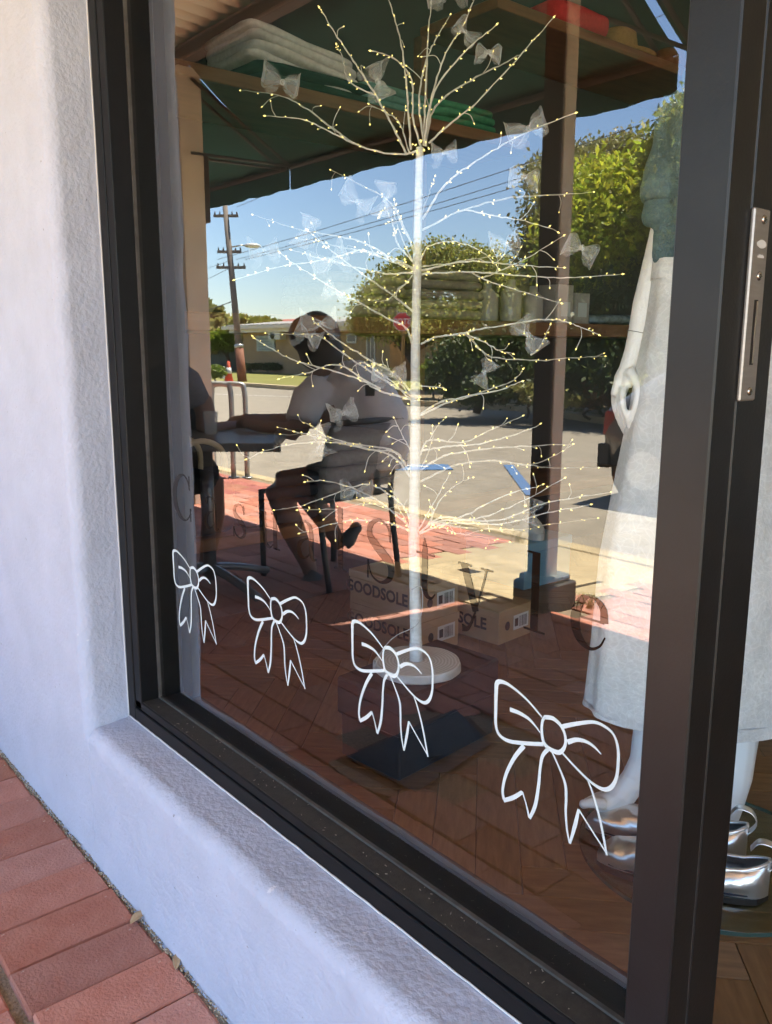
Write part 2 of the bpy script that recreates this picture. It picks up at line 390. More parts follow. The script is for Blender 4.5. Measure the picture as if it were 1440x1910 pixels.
# iron lid in the bricks
il = thing('iron_pit_cover', 'small black iron pit cover with a rusty rim set into the brick pavement', 'pit cover', (-1.56, -0.8, pavz(-.8)))
LQ = [(-1.661, -0.562), (-1.412, -0.585), (-1.491, -0.935), (-1.723, -1.029)]
cx = sum(p[0] for p in LQ) / 4; cy = sum(p[1] for p in LQ) / 4
def quad(k, dz): return [(cx + (p[0] - cx) * k, cy + (p[1] - cy) * k, pavz(cy + (p[1] - cy) * k) + dz) for p in LQ]
b = B(); b.prism(quad(1.12, 0.0), (0, 0, -0.03)); b.obj('rim', M_rust, il)
b = B(); b.prism(quad(1.0, 0.005), (0, 0, -0.03)); b.obj('cover_plate', M_iron, il)
b = B()
for k in range(4):
    a = [(cx + 0.05 + k * 0.012, cy - 0.0 + t * 0.05 * math.sin(t * 1.5), 0) for t in (-1, -.4, .2, .8)]
    b.tube([(p[0], p[1], pavz(p[1]) + 0.006) for p in a], 0.002, 4)
b.obj('raised_emblem', mat('worn iron', (0.03, 0.035, 0.04), rough=0.5), il)
b = B(); b.prism([(cx + math.cos(a) * (0.26 + 0.04 * math.sin(3 * a)), cy + math.sin(a) * (0.31 + 0.03 * math.cos(2 * a)), pavz(cy + math.sin(a) * 0.3) - 0.001) for a in [i * math.pi / 8 for i in range(16)]], (0, 0, -0.01)); structure('dirt_patch_ground', b, M_sand)
# kerb, road
RZ = -0.26
b = B(); b.box((-60, PE - 0.16, -0.5), (30, PE, pavz(PE) + 0.004), bev=0.02); structure('kerb', b, M_conc)
b = B(); b.grid(60, 20, lambda u, v: (-70 + u * 110, PE - 0.14 - v * 13, RZ + 0.0025 * n3((u * 40, v * 10, 0), 0.6))); structure('road', b, M_asph)
edge = [(60, 11.3), (-4, 11.3), (-9, 11.7), (-12, 12.9), (-14.5, 12.25), (-17, 12.7), (-19, 14.0), (-27, 14.1), (-90, 14.4)]
e2 = [(p[0], -p[1]) for p in edge]
b = B(flip=False)
top = [(p[0], p[1], RZ + 0.12) for p in e2] ; inn = [(p[0], p[1] - 0.3, RZ + 0.12) for p in e2]; low = [(p[0], p[1], RZ - 0.1) for p in e2]
k = len(e2); b.add(top + inn + low, [(i, i + 1, k + i + 1, k + i) for i in range(k - 1)] + [(2 * k + i, 2 * k + i + 1, i + 1, i) for i in range(k - 1)]); structure('far_kerb', b, M_conc)
b = B()
far = [(p[0], -70.0, RZ + 0.125) for p in e2]; b.add(inn + far, [(i, i + 1, k + i + 1, k + i) for i in range(k - 1)]); structure('lawn', b, M_lawn)
b = B(); b.add([mir(p) for p in [(-9.5, 12.3, RZ + .135), (-12, 13.3, RZ + .135), (-14.5, 12.65, RZ + .135), (-17, 13.2, RZ + .135), (-17.5, 15.2, RZ + .135), (-9, 16, RZ + .135), (-4, 12.3, RZ + .135)]], [(0, 1, 2, 3, 4, 5, 6)]); structure('garden_bed_ground', b, M_earth)
def mark(name, m, pts, wd):
    """a painted bar on the road through two places"""
    a, c = Vector(mir(pts[0])), Vector(mir(pts[1])); d = (c - a); d.z = 0; n = d.normalized().cross(Vector((0, 0, 1))) * wd / 2; b = B()
    vs = []
    for p in (a - n, c - n, c + n, a + n): vs.append((p.x, p.y, RZ + 0.008))
    b.prism(vs, (0, 0, -0.0015)); return structure(name, b, m)
mark('blue_parking_road_marking', M_blue, (onz(732, 873, RZ), onz(840, 872, RZ)), 0.42)
mark('blue_line_road_marking', M_blue, (onz(948, 868, RZ), onz(992, 925, RZ)), 0.11)
mark('thin_white_road_marking', M_wline, (onz(728, 869, RZ), onz(800, 872, RZ)), 0.07)
mark('long_white_road_marking', M_wline, (onz(392, 735, RZ), onz(560, 741, RZ)), 0.14)
for o in bpy.data.objects:
    if o.name == 'thin_white_road_marking': o.location.z += 0.004

# ------------------------------------------------------------------ the shop front
shop = thing('shop_wall', 'pale lavender rendered masonry wall with a deep window sill', 'wall', (-1.6, -0.1, 0))
def fz(x, z):                                               # trowelled unevenness
    p = Vector((x, 0, z)); return 0.003 * noise.noise(p * 3.1) + 0.0022 * noise.noise(p * 11) + 0.0012 * noise.noise(p * 37)
def wob(p, a=1.0):
    q = Vector(p)
    return Vector((noise.noise(q * 8) * 0.0036 + noise.noise(q * 27) * 0.0010, noise.noise(q * 8 + Vector((5, 2, 1))) * 0.0036 + noise.noise(q * 27 + Vector((3, 1, 7))) * 0.0010, noise.noise(q * 8 + Vector((1, 8, 3))) * 0.0030 + noise.noise(q * 27) * 0.0009)) * a
XJ = -1.6
def pier_pt(u, v):
    # profile across the corner: front face, rounded edge, reveal
    z = -0.06 + v * 3.3; s = u
    if s < 0.6: x = -3.4 + (s / 0.6) ** 0.5 * (3.4 - 1.627); y = -0.133
    elif s < 0.75:
        a = (s - 0.6) / 0.15 * math.pi / 2; x = -1.627 + 0.027 * math.sin(a); y = -0.106 - 0.027 * math.cos(a)
    else: x = XJ; y = -0.106 + (s - 0.75) / 0.25 * 0.075
    low = max(0.0, min(1.0, (z - 0.262) / 0.03))
    if 0.6 <= s < 0.75: y = -0.133 * (1 - low) + y * low; x = x * low + (1 - low) * (-1.627 + 0.027 * (s - 0.6) / 0.15)
    p = Vector((x, y, z)); near = max(0, min(1, (x + 1.75) / 0.12)) * low
    fade = 1.0 if y < -0.06 else 0.25
    q = p + wob(p) * (0.25 + 0.75 * near) * fade; q.y += fz(x, z) * (1 if s < 0.6 or low < .5 else 0.3); q.x = x * (1 - low) + q.x * low; return q
b = B(); b.grid(90, 330, pier_pt); b.obj('pier', M_paint, shop)
def sill_pt(u, v):
    x = XJ + (-0.366 - XJ) * v; s = u
    if s < 0.5: y = -0.133; z = -0.06 + s / 0.5 * (0.328)
    elif s < 0.68:
        a = (s - 0.5) / 0.18 * math.pi / 2; y = -0.133 + 0.028 * (1 - math.cos(a)); z = 0.268 + 0.028 * math.sin(a)
    else: t = (s - 0.68) / 0.32; y = -0.105 + t * 0.075; z = 0.296 + t * 0.006
    p = Vector((x, y, z)); near = 1 if s > 0.4 else 0.0
    fade = 1.0 if y < -0.05 else 0.4
    q = p + wob(p) * (0.25 + 0.6 * near) * fade; q.x = x; q.y += fz(x, z) * (1 if s < 0.5 else 0.2); return q
b = B(); b.grid(70, 230, sill_pt); o = b.obj('sill_wall', M_paint, shop)
b = B(); b.box((-1.63, -0.03, -0.3), (-0.366, 0.10, 0.292)); b.box((-0.3655, -0.13, -0.06), (-0.3635, -0.0455, 0.294)); b.box((-3.4, -0.03, -0.3), (-1.66, 0.10, 3.2)); b.box((-14, -0.133, -0.3), (-3.42, 0.1, 3.2)); b.obj('wall_core', M_paint, shop)
b = B(); b.box((-1.59, -0.133, 2.42), (9, 0.1, 3.24)); b.box((0.72, -0.133, -0.3), (0.86, 0.1, 2.418)); b.box((0.862, -0.133, -0.3), (3.0, 0.1, 0.298)); b.box((3.002, -0.133, -0.3), (9, 0.1, 2.418)); b.obj('upper_wall', M_paint, shop)  # unseen open bay beyond the door, put in to let more daylight inside
# gritty seam between wall and pavement
b = B()
for i in range(900):
    x = -2.4 + rng.random() * 1.7; y = -0.134 - abs(rng.gauss(0, 0.004)); s = rng.uniform(0.0008, 0.0028)
    b.ball((x, y, 0.0 + rng.random() * 0.003), (s * rng.uniform(.8, 2), s, s * .8), 4, 3)
prep(b.obj('grit', mat('seam grit', (0.50, 0.42, 0.30), rough=1, col2=(0.12, 0.085, 0.05), scale=150)), kind='stuff')

# window frame
win = thing('shop_window', 'tall black metal framed shop window with a reflective glass pane', 'window', (-1.0, -0.02, 0.3))
GX0, GX1, GZ0, GZ1 = -1.537, -0.40, 0.351, 2.36
YF = -0.044
b = B()   # outer flange with its groove, mitred round left, bottom, head
b.box((-1.5985, YF, 0.300), (-1.568, 0.05, 2.42), bev=0.0015); b.box((-1.565, YF + 0.001, 0.334), (GX0, 0.05, 2.39), bev=0.0015)
b.obj('jamb_profile', M_black, win)
b = B(); b.box((-1.5685, YF + 0.006, 0.31), (-1.5645, 0.04, 2.4)); b.box((-1.568, YF + 0.006, 0.3295), (-0.41, 0.04, 0.3345)); b.obj('groove', mat('groove black', (0.004, 0.004, 0.004), rough=0.9), win)
b = B(); b.box((-1.5679, YF, 0.2995), (-0.408, 0.05, 0.330), bev=0.0015); b.box((-1.5649, YF + 0.001, 0.334), (-0.408, 0.05, GZ0 - 0.0012), bev=0.0012); b.obj('bottom_rail', M_black, win)
b = B(); b.box((GX0 + 0.0004, YF + 0.004, GZ0 - 0.0012), (-0.41, -0.0065, GZ0)); b.obj('glazing_ledge', M_blackd, win)
b = B(); b.box((-1.5679, YF, 2.36), (-0.408, 0.05, 2.419)); b.obj('head_rail', M_black, win)
b = B(); b.box((GX0, -0.0062, GZ0), (GX0 + 0.0035, -0.0002, GZ1)); b.box((GX0 + 0.0036, -0.0062, GZ0), (-0.41, -0.0002, GZ0 + 0.0035)); b.obj('gasket', M_gasket, win)
b = B(); b.box((GX0 + 0.0005, 0.0, GZ0 + 0.0005), (GX1, 0.0055, GZ1)); b.obj('glass_pane', M_glass, win)
b = B(); b.tube([Vector((-1.5992 + .0008 * math.sin(z_ * 23), YF - .0012, z_)) for z_ in [.302 + i * .02 for i in range(100)]], .0013, 6); b.obj('sealant_bead', M_seal, win)
b = B(); b.tube([Vector((x_, YF - .0015 + .0006 * noise.noise(Vector((x_ * 40, 0, 0))), .3035 + .001 * noise.noise(Vector((x_ * 30, 3, 0))))) for x_ in [-1.598 + i * .01 for i in range(119)]], [.0014 + .0012 * abs(noise.noise(Vector((i * .3, 1, 1)))) for i in range(119)], 6); b.obj('sealant_bead', M_seal, win)
b = B()
for i in range(70):
    x = rng.uniform(-1.53, -0.45); y = rng.uniform(-0.04, -0.008); s = rng.uniform(0.0004, 0.0011)
    a = rng.random() * 6.28; L = s * rng.uniform(1, 5); b.tube([(x, y, GZ0 + s), (x + math.cos(a) * L, y + math.sin(a) * L, GZ0 + s * 1.2)], s * 0.6, 4)
prep(b.obj('dust_litter', mat('pale dust', (0.28, 0.25, 0.2), rough=1), win), kind='stuff')

# door post with the lock strike
post = thing('door_post', 'black metal door post beside the window with a steel lock strike plate', 'door post', (-0.385, 0, 0))
b = B(); b.box((-0.4075, YF - 0.001, -0.02), (-0.362, -0.0085, 2.42), bev=0.0016); b.box((-0.4075, -0.0075, -0.02), (-0.362, 0.047, 2.42), bev=0.0016); b.obj('post_body', M_post, post)
b = B(); b.box((-0.405, -0.009, -0.02), (-0.3632, -0.0065, 2.41)); b.obj('seam', mat('seam grey', (0.10, 0.09, 0.085), rough=0.6), post)
def yz_plate(y0, y1, z0, z1, x0, x1, bev): bb = B(); bb.box((x0, y0, z0), (x1, y1, z1), bev=bev); return bb
sp = yz_plate(-0.0095, 0.0165, 1.006, 1.161, -0.3618, -0.358, 0.0012).obj('strike_plate', M_steel, post)
for (yy, zz) in ((0.006, 1.1525), (0.0055, 1.108), (0.0055, 1.014)):
    b = B(); b.lathe((0, 0, 0), [(0.0001, 0.0012), (0.0032, 0.0012), (0.0038, 0)], 12)
    b.v = [(-0.358 + p[2] + 0.0001, yy + p[0], zz + p[1]) for p in b.v]; b.obj('screw', M_screw, sp)
    b = B(); b.box((-0.3568, yy - 0.0018, zz - 0.0004), (-0.3562, yy + 0.0018, zz + 0.0004)); b.box((-0.3568, yy - 0.0004, zz - 0.0018), (-0.3561, yy + 0.0004, zz + 0.0018)); b.obj('screw_slot', M_dark, sp)
b = B(); b.box((-0.3581, 0.0012, 1.036), (-0.35785, 0.0072, 1.089)); b.obj('latch_hole', M_vinyl, sp)
b = B(); b.grid(6, 24, lambda u, v: (-0.3577 + 0.0004 * math.sin(u * 3), 0.0046 + u * 0.0026 + 0.0004 * math.sin(v * 9), 1.037 + v * 0.051)); b.obj('latch_lip', M_screw, sp)
b = B(); b.prism([(-0.35795, 0.0055 + 0.0068 * math.cos(a) * (1 if abs(math.cos(a)) < .75 else 1.15), 1.1333 + 0.0034 * math.sin(a)) for a in [i * math.pi / 12 for i in range(24)]], (0.0002, 0, 0)); b.obj('engraved_emblem', mat('engraving', (0.62, 0.58, 0.54), rough=0.5), sp)
b = B()
for i, hgt in enumerate((0.6, 1, 1, .9, 1, .7)):
    y = 0.0005 + i * 0.0018; b.box((-0.35795, y, 1.1225), (-0.3577, y + 0.0012, 1.1225 + 0.0026 * hgt))
b.obj('engraved_lettering', mat('engraving text', (0.6, 0.56, 0.52), rough=0.5), sp)
b = B(); b.box((-0.36, -0.12, -0.25), (0.72, 0.05, 0.035), bev=0.004); structure('door_threshold_floor', b, M_black)

# --- flat work on the pane: variable-width strokes
def stroke(b, pts, y, conv, k=7, th=0.0002):
    """pts: (u, v, width) control points -> ribbon"""
    P = catmull([(p[0], p[1], p[2]) for p in pts], k) if len(pts) > 2 else [Vector(p) for p in pts]
    n = len(P); L = []; Rr = []
    for i, p in enumerate(P):
        t = P[min(i + 1, n - 1)] - P[max(i - 1, 0)]; t = Vector((t.x, t.y)); t = t.normalized() if t.length > 1e-9 else Vector((1, 0))
        nn = Vector((-t.y, t.x)) * max(p.z, 0.001) / 2; L.append((p.x + nn.x, p.y + nn.y)); Rr.append((p.x - nn.x, p.y - nn.y))
    vs = []; fs = []
    for i in range(n):
        for q in (L[i], Rr[i]):
            x, z = conv(*q); vs.append((x, y, z))
    fs = [(2 * i, 2 * i + 1, 2 * i + 3, 2 * i + 2) for i in range(n - 1)]
    m = len(vs); vs += [(v[0], v[1] + th, v[2]) for v in vs]
    fs += [tuple(m + j for j in f[::-1]) for f in fs]
    fs += [(2 * i, 2 * i + 2, m + 2 * i + 2, m + 2 * i) for i in range(n - 1)] + [(2 * i + 1, m + 2 * i + 1, m + 2 * i + 3, 2 * i + 3) for i in range(n - 1)]
    fs += [(0, m, m + 1, 1), (2 * n - 2, 2 * n - 1, m + 2 * n - 1, m + 2 * n - 2)]
    b.add(vs, fs)
# the painted bow, traced once in photo pixels on the pane, then set at four places
BZ = lambda x, y: (880 + x * .2222, 1240 + y * .2222)
bow_px = [
    [(590, 440, 16), (470, 300, 20), (350, 195, 24), (270, 148, 34), (215, 152, 44), (206, 230, 40), (203, 380, 34), (203, 500, 30), (230, 585, 28), (310, 640, 34), (450, 660, 36), (600, 668, 38)],
    [(322, 375, 40), (400, 405, 36), (480, 455, 28), (540, 520, 18), (575, 570, 10)],
    [(610, 440, 40), (680, 450, 42), (745, 505, 34), (785, 590, 30), (785, 680, 34), (740, 735, 46), (670, 715, 44), (610, 660, 34), (590, 560, 30), (595, 480, 28), (612, 440, 30)],
    [(760, 520, 44), (880, 496, 40), (1020, 482, 34), (1110, 515, 30), (1190, 585, 26), (1228, 700, 32), (1230, 830, 34), (1215, 950, 36), (1170, 1030, 46), (1100, 1045, 40), (1000, 985, 26), (880, 870, 22), (765, 745, 20)],
    [(805, 650, 50), (880, 630, 42), (960, 645, 34), (1030, 690, 26), (1088, 752, 10)],
    [(440, 680, 46), (360, 780, 38), (290, 920, 32), (262, 1050, 28), (272, 1135, 30)], [(268, 1140, 36), (350, 1115, 40), (425, 1070, 34)], [(425, 1065, 18), (455, 1160, 14), (485, 1285, 26)], [(488, 1290, 28), (535, 1180, 38), (562, 1020, 34), (575, 880, 30), (595, 770, 34), (640, 710, 40)],
    [(676, 735, 18), (730, 855, 20), (785, 1000, 30), (793, 1120, 30), (790, 1240, 26), (800, 1380, 22), (822, 1500, 18)], [(825, 1500, 22), (868, 1350, 42), (900, 1215, 30)], [(900, 1215, 18), (1010, 1390, 18), (1135, 1585, 18)], [(1135, 1600, 24), (1080, 1310, 28), (1020, 1090, 24), (975, 970, 16)]]
def bow_geo(cx0, cz0, s=1.0, sx=1.0):
    b = B(); k0 = ony(*BZ(690, 590), 0)
    for i, st in enumerate(bow_px):
        pts = []
        for (x, y, wd) in st:
            q = ony(*BZ(x, y), 0); q2 = ony(*BZ(x + wd * 0.8, y), 0); pts.append(((q.x - k0.x), (q.z - k0.z), (q2.x - q.x) * 0.92))
        stroke(b, pts, -0.00045 - 0.00011 * (i % 3), lambda u, v: (cx0 + u * s * sx, cz0 + v * s))
    return b
for nm, (cx0, cz0, sx) in (('leftmost white bow outline painted on the window beside the jamb', (-1.370, 0.637, 0.97)), ('second painted white bow outline from the jamb, below the letter s', (-1.096, 0.642, 1.0)),
                       ('painted white bow outline in front of the white tree base', (-0.817, 0.639, 0.98)), ('large painted white bow outline in front of the bare foot', (-0.543, 0.636, 1.0))):
    prep(bow_geo(cx0, cz0, 1.0, sx).obj('painted_bow', M_white), nm, 'painted bow', 'bows painted along the foot of the window')

# lettering, black vinyl behind the pane; heights in units of the capital height
TH, TN = 0.15, 0.028
def ser(x, y, l=0.13): return [(x - l, y, TN), (x + l, y, TN)]
glyph = {
 'C': [[(0.74, 0.70, .02), (0.70, 0.86, .03), (0.52, 0.985, .04), (0.28, 0.90, .10), (0.13, 0.68, .15), (0.10, 0.48, .16), (0.14, 0.27, .15), (0.29, 0.08, .10), (0.52, 0.01, .04), (0.72, 0.14, .03), (0.78, 0.30, .02)], [(0.745, 0.68, .022), (0.745, 0.99, .03)], [(0.755, 0.30, .022), (0.755, 0.02, .03)]],
 'a': [[(0.09, 0.52, .11), (0.13, 0.62, .06), (0.26, 0.66, .035), (0.38, 0.60, .08), (0.41, 0.46, .12), (0.41, 0.16, .12), (0.45, 0.03, .07), (0.55, 0.05, .02)], [(0.40, 0.40, .03), (0.22, 0.34, .04), (0.09, 0.25, .09), (0.06, 0.14, .12), (0.13, 0.03, .08), (0.26, 0.03, .035), (0.40, 0.14, .025)]],
 's': [[(0.42, 0.50, .02), (0.36, 0.63, .03), (0.22, 0.655, .04), (0.10, 0.57, .08), (0.11, 0.45, .11), (0.27, 0.34, .13), (0.41, 0.24, .11), (0.42, 0.10, .08), (0.28, 0.01, .035), (0.12, 0.05, .03), (0.05, 0.20, .02)], [(0.42, 0.48, .02), (0.42, 0.66, .025)], [(0.05, 0.20, .02), (0.05, 0.0, .025)]],
 'u': [[(0.12, 0.64, .12), (0.12, 0.20, .12), (0.17, 0.05, .09), (0.29, 0.01, .04), (0.42, 0.10, .025)], [(0.46, 0.65, .12), (0.46, 0.0, .12)], [(0.0, 0.645, TN), (0.17, 0.645, TN)], [(0.34, 0.645, TN), (0.51, 0.645, TN)], [(0.45, 0.012, TN), (0.60, 0.012, TN)]],
 'l': [[(0.16, 1.04, .12), (0.16, 0.0, .12)], [(0.02, 1.03, TN), (0.21, 1.03, TN)], [(0.0, 0.013, TN), (0.33, 0.013, TN)]],
 'S': [[(0.58, 0.70, .02), (0.53, 0.90, .03), (0.34, 0.985, .045), (0.15, 0.89, .09), (0.12, 0.72, .13), (0.26, 0.58, .16), (0.44, 0.46, .17), (0.60, 0.32, .15), (0.58, 0.12, .10), (0.38, 0.01, .045), (0.17, 0.08, .03), (0.08, 0.30, .02)], [(0.58, 0.68, .022), (0.58, 0.98, .03)], [(0.08, 0.32, .022), (0.08, 0.02, .03)]],
 't': [[(0.16, 0.88, .02), (0.17, 0.66, .11), (0.17, 0.20, .12), (0.21, 0.04, .09), (0.31, 0.01, .04), (0.39, 0.09, .02)], [(0.0, 0.645, TN), (0.36, 0.645, TN)]],
 'y': [[(0.09, 0.65, .12), (0.20, 0.35, .13), (0.32, 0.02, .11)], [(0.50, 0.65, .03), (0.40, 0.30, .03), (0.29, -0.05, .035), (0.19, -0.25, .06), (0.08, -0.27, .11)], [(-0.02, 0.645, TN), (0.22, 0.645, TN)], [(0.39, 0.645, TN), (0.60, 0.645, TN)]],
 'e': [[(0.06, 0.37, TN), (0.48, 0.37, TN)], [(0.48, 0.37, .11), (0.45, 0.55, .09), (0.30, 0.655, .04), (0.15, 0.57, .10), (0.08, 0.35, .13), (0.14, 0.12, .11), (0.29, 0.01, .05), (0.43, 0.07, .03), (0.50, 0.20, .02)]]}
letters = thing('window_lettering', 'dark serif lettering Casual Style across the lower window', 'lettering', (-1.0, 0.007, 0.75))
CAP = 0.0855
for ch, cxx in zip('CasualStyle', (-1.404, -1.296, -1.205, -1.110, -1.008, -0.927, -0.842, -0.751, -0.667, -0.576, -0.504)):
    xs = [p[0] for st in glyph[ch] for p in st]; c0 = (min(xs) + max(xs)) / 2; b = B(); base = 0.7385 + (cxx + 1.4) * 0.008
    for i, st in enumerate(glyph[ch]):
        stroke(b, st, -0.00045 - 0.0001 * (i % 3), lambda u, v: (cxx + (u - c0) * CAP * 1.06, base + v * CAP), k=8)
    b.obj('letter', M_film, letters)

# ------------------------------------------------------------------ inside the shop
FZ = 0.06
M_plank = mat('oak plank', (0.145, 0.085, 0.038), rough=0.42, col2=(0.245, 0.15, 0.072), scale=5, stretch=(2, 14, 2), objvar=0.22, bump=0.08, bscale=60, detail=6, spec=0.35)
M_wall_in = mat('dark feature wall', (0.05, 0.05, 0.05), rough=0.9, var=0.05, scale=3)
M_wall_w = mat('white interior paint', (0.80, 0.78, 0.74), rough=0.9, var=0.03, scale=3)  # unseen walls and ceiling set white to bounce more daylight inside
M_shelf = mat('shelf timber', (0.13, 0.058, 0.022), rough=0.5, col2=(0.20, 0.095, 0.04), scale=4, stretch=(6, 1.2, 12), bump=0.05, bscale=60)
b = B(); b.box((-2.85, 0.1015, -0.2), (3.2, 4.8, FZ - 0.012)); floor = structure('shop_floor', b, M_dark)
PW, PL = 0.088, 0.528
pm = []
for i in range(4):
    bb = B(); bb.box((0.0006, 0.0006, -0.012), (PL - 0.0006, PW - 0.0006, 0), bev=0.0012); me = bb.obj('plank', M_plank).data
    pm.append(me)
for o in [o for o in bpy.data.objects if o.name.startswith('plank')]: bpy.data.objects.remove(o)
for me in pm: me.transform(Matrix.Translation((-sum(v.co.x for v in me.vertices) / len(me.vertices), -sum(v.co.y for v in me.vertices) / len(me.vertices), -max(v.co.z for v in me.vertices))))
c45 = Matrix.Rotation(R(43.5), 3, 'Z')
cand = []
for strip in range(-6, 7):
    for k in range(-60, 60):
        ox = k * PW + strip * 2 * PL; oy = k * PW
        cand.append((ox + PL / 2, oy + PW / 2, 0)); cand.append((ox + PL + PW / 2, oy + PW - PL / 2, math.pi / 2))
pl = []
for (px_, py_, a) in cand:
    p = c45 @ Vector((px_, py_, 0)) + Vector((-0.9, 0.9, 0))
    if -2.95 < p.x < 0.9 and 0.16 < p.y < 2.9: pl.append((p, a))
pl.sort(key=lambda t: (t[0] - Vector((-1.1, 0.5, 0))).length)
rest = B()
for i, (p, a) in enumerate(pl):
    if i < 290:
        o = bpy.data.objects.new('plank', rng.choice(pm)); COL.objects.link(o); o.parent = floor
        o.location = Vector((p.x, p.y, FZ + nrng.uniform(-0.0004, 0.0004))) - Vector(floor.location); o.rotation_euler = (0, 0, R(43.5) + a + (math.pi if rng.random() < .5 else 0))
b = B(); b.box((-2.85, 2.9, FZ - 0.011), (3.2, 4.8, FZ - 0.004)); b.box((0.95, 0.103, FZ - 0.011), (3.2, 2.9, FZ - 0.004)); prep(b.obj('far_boards', M_plank, floor), kind='stuff')
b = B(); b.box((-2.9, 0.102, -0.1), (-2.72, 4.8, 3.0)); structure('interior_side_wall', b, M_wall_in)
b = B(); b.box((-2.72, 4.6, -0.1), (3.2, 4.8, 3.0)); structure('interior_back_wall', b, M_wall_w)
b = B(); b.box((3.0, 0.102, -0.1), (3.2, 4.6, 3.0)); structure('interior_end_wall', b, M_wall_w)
b = B(); b.box((-2.9, 0.102, 3.001), (3.2, 4.8, 3.1)); structure('ceiling', b, M_wall_w)
b = B(); b.box((-2.72, 0.102, FZ), (-1.602, 0.12, 3.0)); b.box((-1.601, 0.102, FZ), (-0.41, 0.118, 0.30)); structure('interior_front_wall', b, mat('slate interior paint', (.06, .065, .07), rough=.9))

# shelving on the side wall
shelf = thing('wall_shelving', 'dark timber wall shelves holding folded clothes along the side of the shop', 'shelves', (-2.5, 1.8, FZ))
for (z0, z1, y0, y1) in ((0.43, 0.47, 0.35, 2.9), (1.095, 1.15, 0.35, 3.4), (1.785, 1.825, 0.40, 1.95), (2.245, 2.285, 1.75, 3.6)):
    b = B(); b.box((-2.715, y0, z0), (-2.30, y1, z1), bev=0.003); b.obj('shelf_board', M_shelf, shelf)
for yy in (0.34, 1.72, 3.42):
    b = B(); b.box((-2.716, yy, FZ), (-2.67, yy + 0.035, 2.24)); b.obj('upright', M_shelf, shelf)

def slab(b, x0, x1, y0, y1, z0, z1, seed=0, droop=0.0, n=3.2, wav=0.006):
    cx, cy, cz = (x0 + x1) / 2, (y0 + y1) / 2, (z0 + z1) / 2; a, bb_, c = (x1 - x0) / 2, (y1 - y0) / 2, (z1 - z0) / 2
    def sp(t, e): return math.copysign(abs(t) ** e, t)
    def fn(u, v):
        th = u * 2 * math.pi; ph = (v - 0.5) * math.pi
        x = sp(math.cos(ph), 0.22) * sp(math.cos(th), 0.22) * a; y = sp(math.sin(ph), 0.3) * bb_; z = sp(math.cos(ph), 0.28) * sp(math.sin(th), 0.75) * c
        p = Vector((cx + x, cy + y, cz + z)); p.z += wav * noise.noise(p * 11 + Vector((seed, 0, 0))) + wav * .5 * noise.noise(p * 27 + Vector((0, seed, 0))); p.x += wav * noise.noise(p * 9 + Vector((0, seed, 3)))
        p.y += wav * noise.noise(p * 8 + Vector((2, seed, 3)))
        p.z -= droop * max(0, (p.y - y0) / (y1 - y0)) ; return p
    b.grid(40, 18, fn)
def cloth(name, col, var=0.12, sc=60): return mat(name, col, rough=0.95, var=var, scale=sc, bump=0.25, bscale=500, spec=0.2)
M_linen = cloth('grey linen', (0.66, 0.67, 0.66)); M_dkgreen = cloth('dark green linen', (0.012, 0.04, 0.028)); M_teal = cloth('teal linen', (0.12, 0.26, 0.24)); M_green = cloth('green linen', (0.06, 0.24, 0.13))
M_stone = cloth('stone denim', (0.27, 0.25, 0.21)); M_gden = cloth('grey denim', (0.13, 0.135, 0.14)); M_dden = cloth('charcoal denim', (0.03, 0.035, 0.045)); M_red = cloth('red cloth', (0.50, 0.05, 0.06)); M_tan = cloth('tan felt', (0.36, 0.22, 0.10)); M_brown = cloth('brown felt', (0.22, 0.10, 0.05))
ordn = ['lowest', 'second', 'third', 'fourth', 'topmost', 'sixth']
def stack(n, name, noun, colour, m, x0, x1, y0, y1, z, h, where, group, droop=0.0, cat='folded clothes'):
    for i in range(n):
        pos = ordn[i] if i < n - 1 else 'topmost'
        if n == 1: pos = 'single'
        b = B(); j = rng.uniform(-.008, .008)
        slab(b, x0 + rng.uniform(0, .02), x1 + rng.uniform(-.012, .006), y0 + j, y1 + j, z + i * h, z + (i + 1) * h + 0.004, seed=rng.random() * 50, droop=droop)
        prep(b.obj(name, m), f'folded {colour} {noun}, {pos} in its pile on {where}', cat, group)
stack(2, 'folded_trousers', 'trousers', 'dark green linen', M_dkgreen, -2.68, -2.31, 0.76, 1.22, 1.826, 0.03, 'the upper shelf', 'dark green stack on the upper shelf')
stack(4, 'folded_trousers', 'trousers', 'pale grey linen', M_linen, -2.66, -2.32, 0.74, 1.14, 1.892, 0.027, 'top of the dark green pair', 'pale grey stack on the upper shelf', droop=0.05)
stack(3, 'folded_shirt', 'shirt', 'teal linen', M_teal, -2.66, -2.32, 1.16, 1.46, 1.826, 0.026, 'the upper shelf', 'teal stack on the upper shelf')
stack(3, 'folded_shirt', 'shirt', 'bright green linen', M_green, -2.66, -2.32, 1.49, 1.80, 1.826, 0.028, 'the upper shelf end', 'green stack on the upper shelf')
stack(5, 'folded_jeans', 'jeans', 'stone coloured', M_stone, -2.66, -2.32, 1.40, 1.76, 1.152, 0.035, 'the middle shelf', 'stone jeans stacked on the middle shelf')
stack(4, 'folded_jeans', 'jeans', 'beige', M_stone, -2.66, -2.32, 1.02, 1.37, 1.152, 0.036, 'the middle shelf behind the tree', 'beige jeans stacked on the middle shelf')
stack(5, 'folded_jeans', 'jeans', 'washed grey', M_gden, -2.68, -2.30, 0.98, 1.30, 0.472, 0.056, 'the low shelf', 'washed grey jeans on the low shelf')
stack(4, 'folded_jeans', 'jeans', 'charcoal', M_dden, -2.68, -2.30, 0.66, 0.96, 0.472, 0.042, 'the low shelf beside the handbag', 'charcoal jeans on the low shelf')
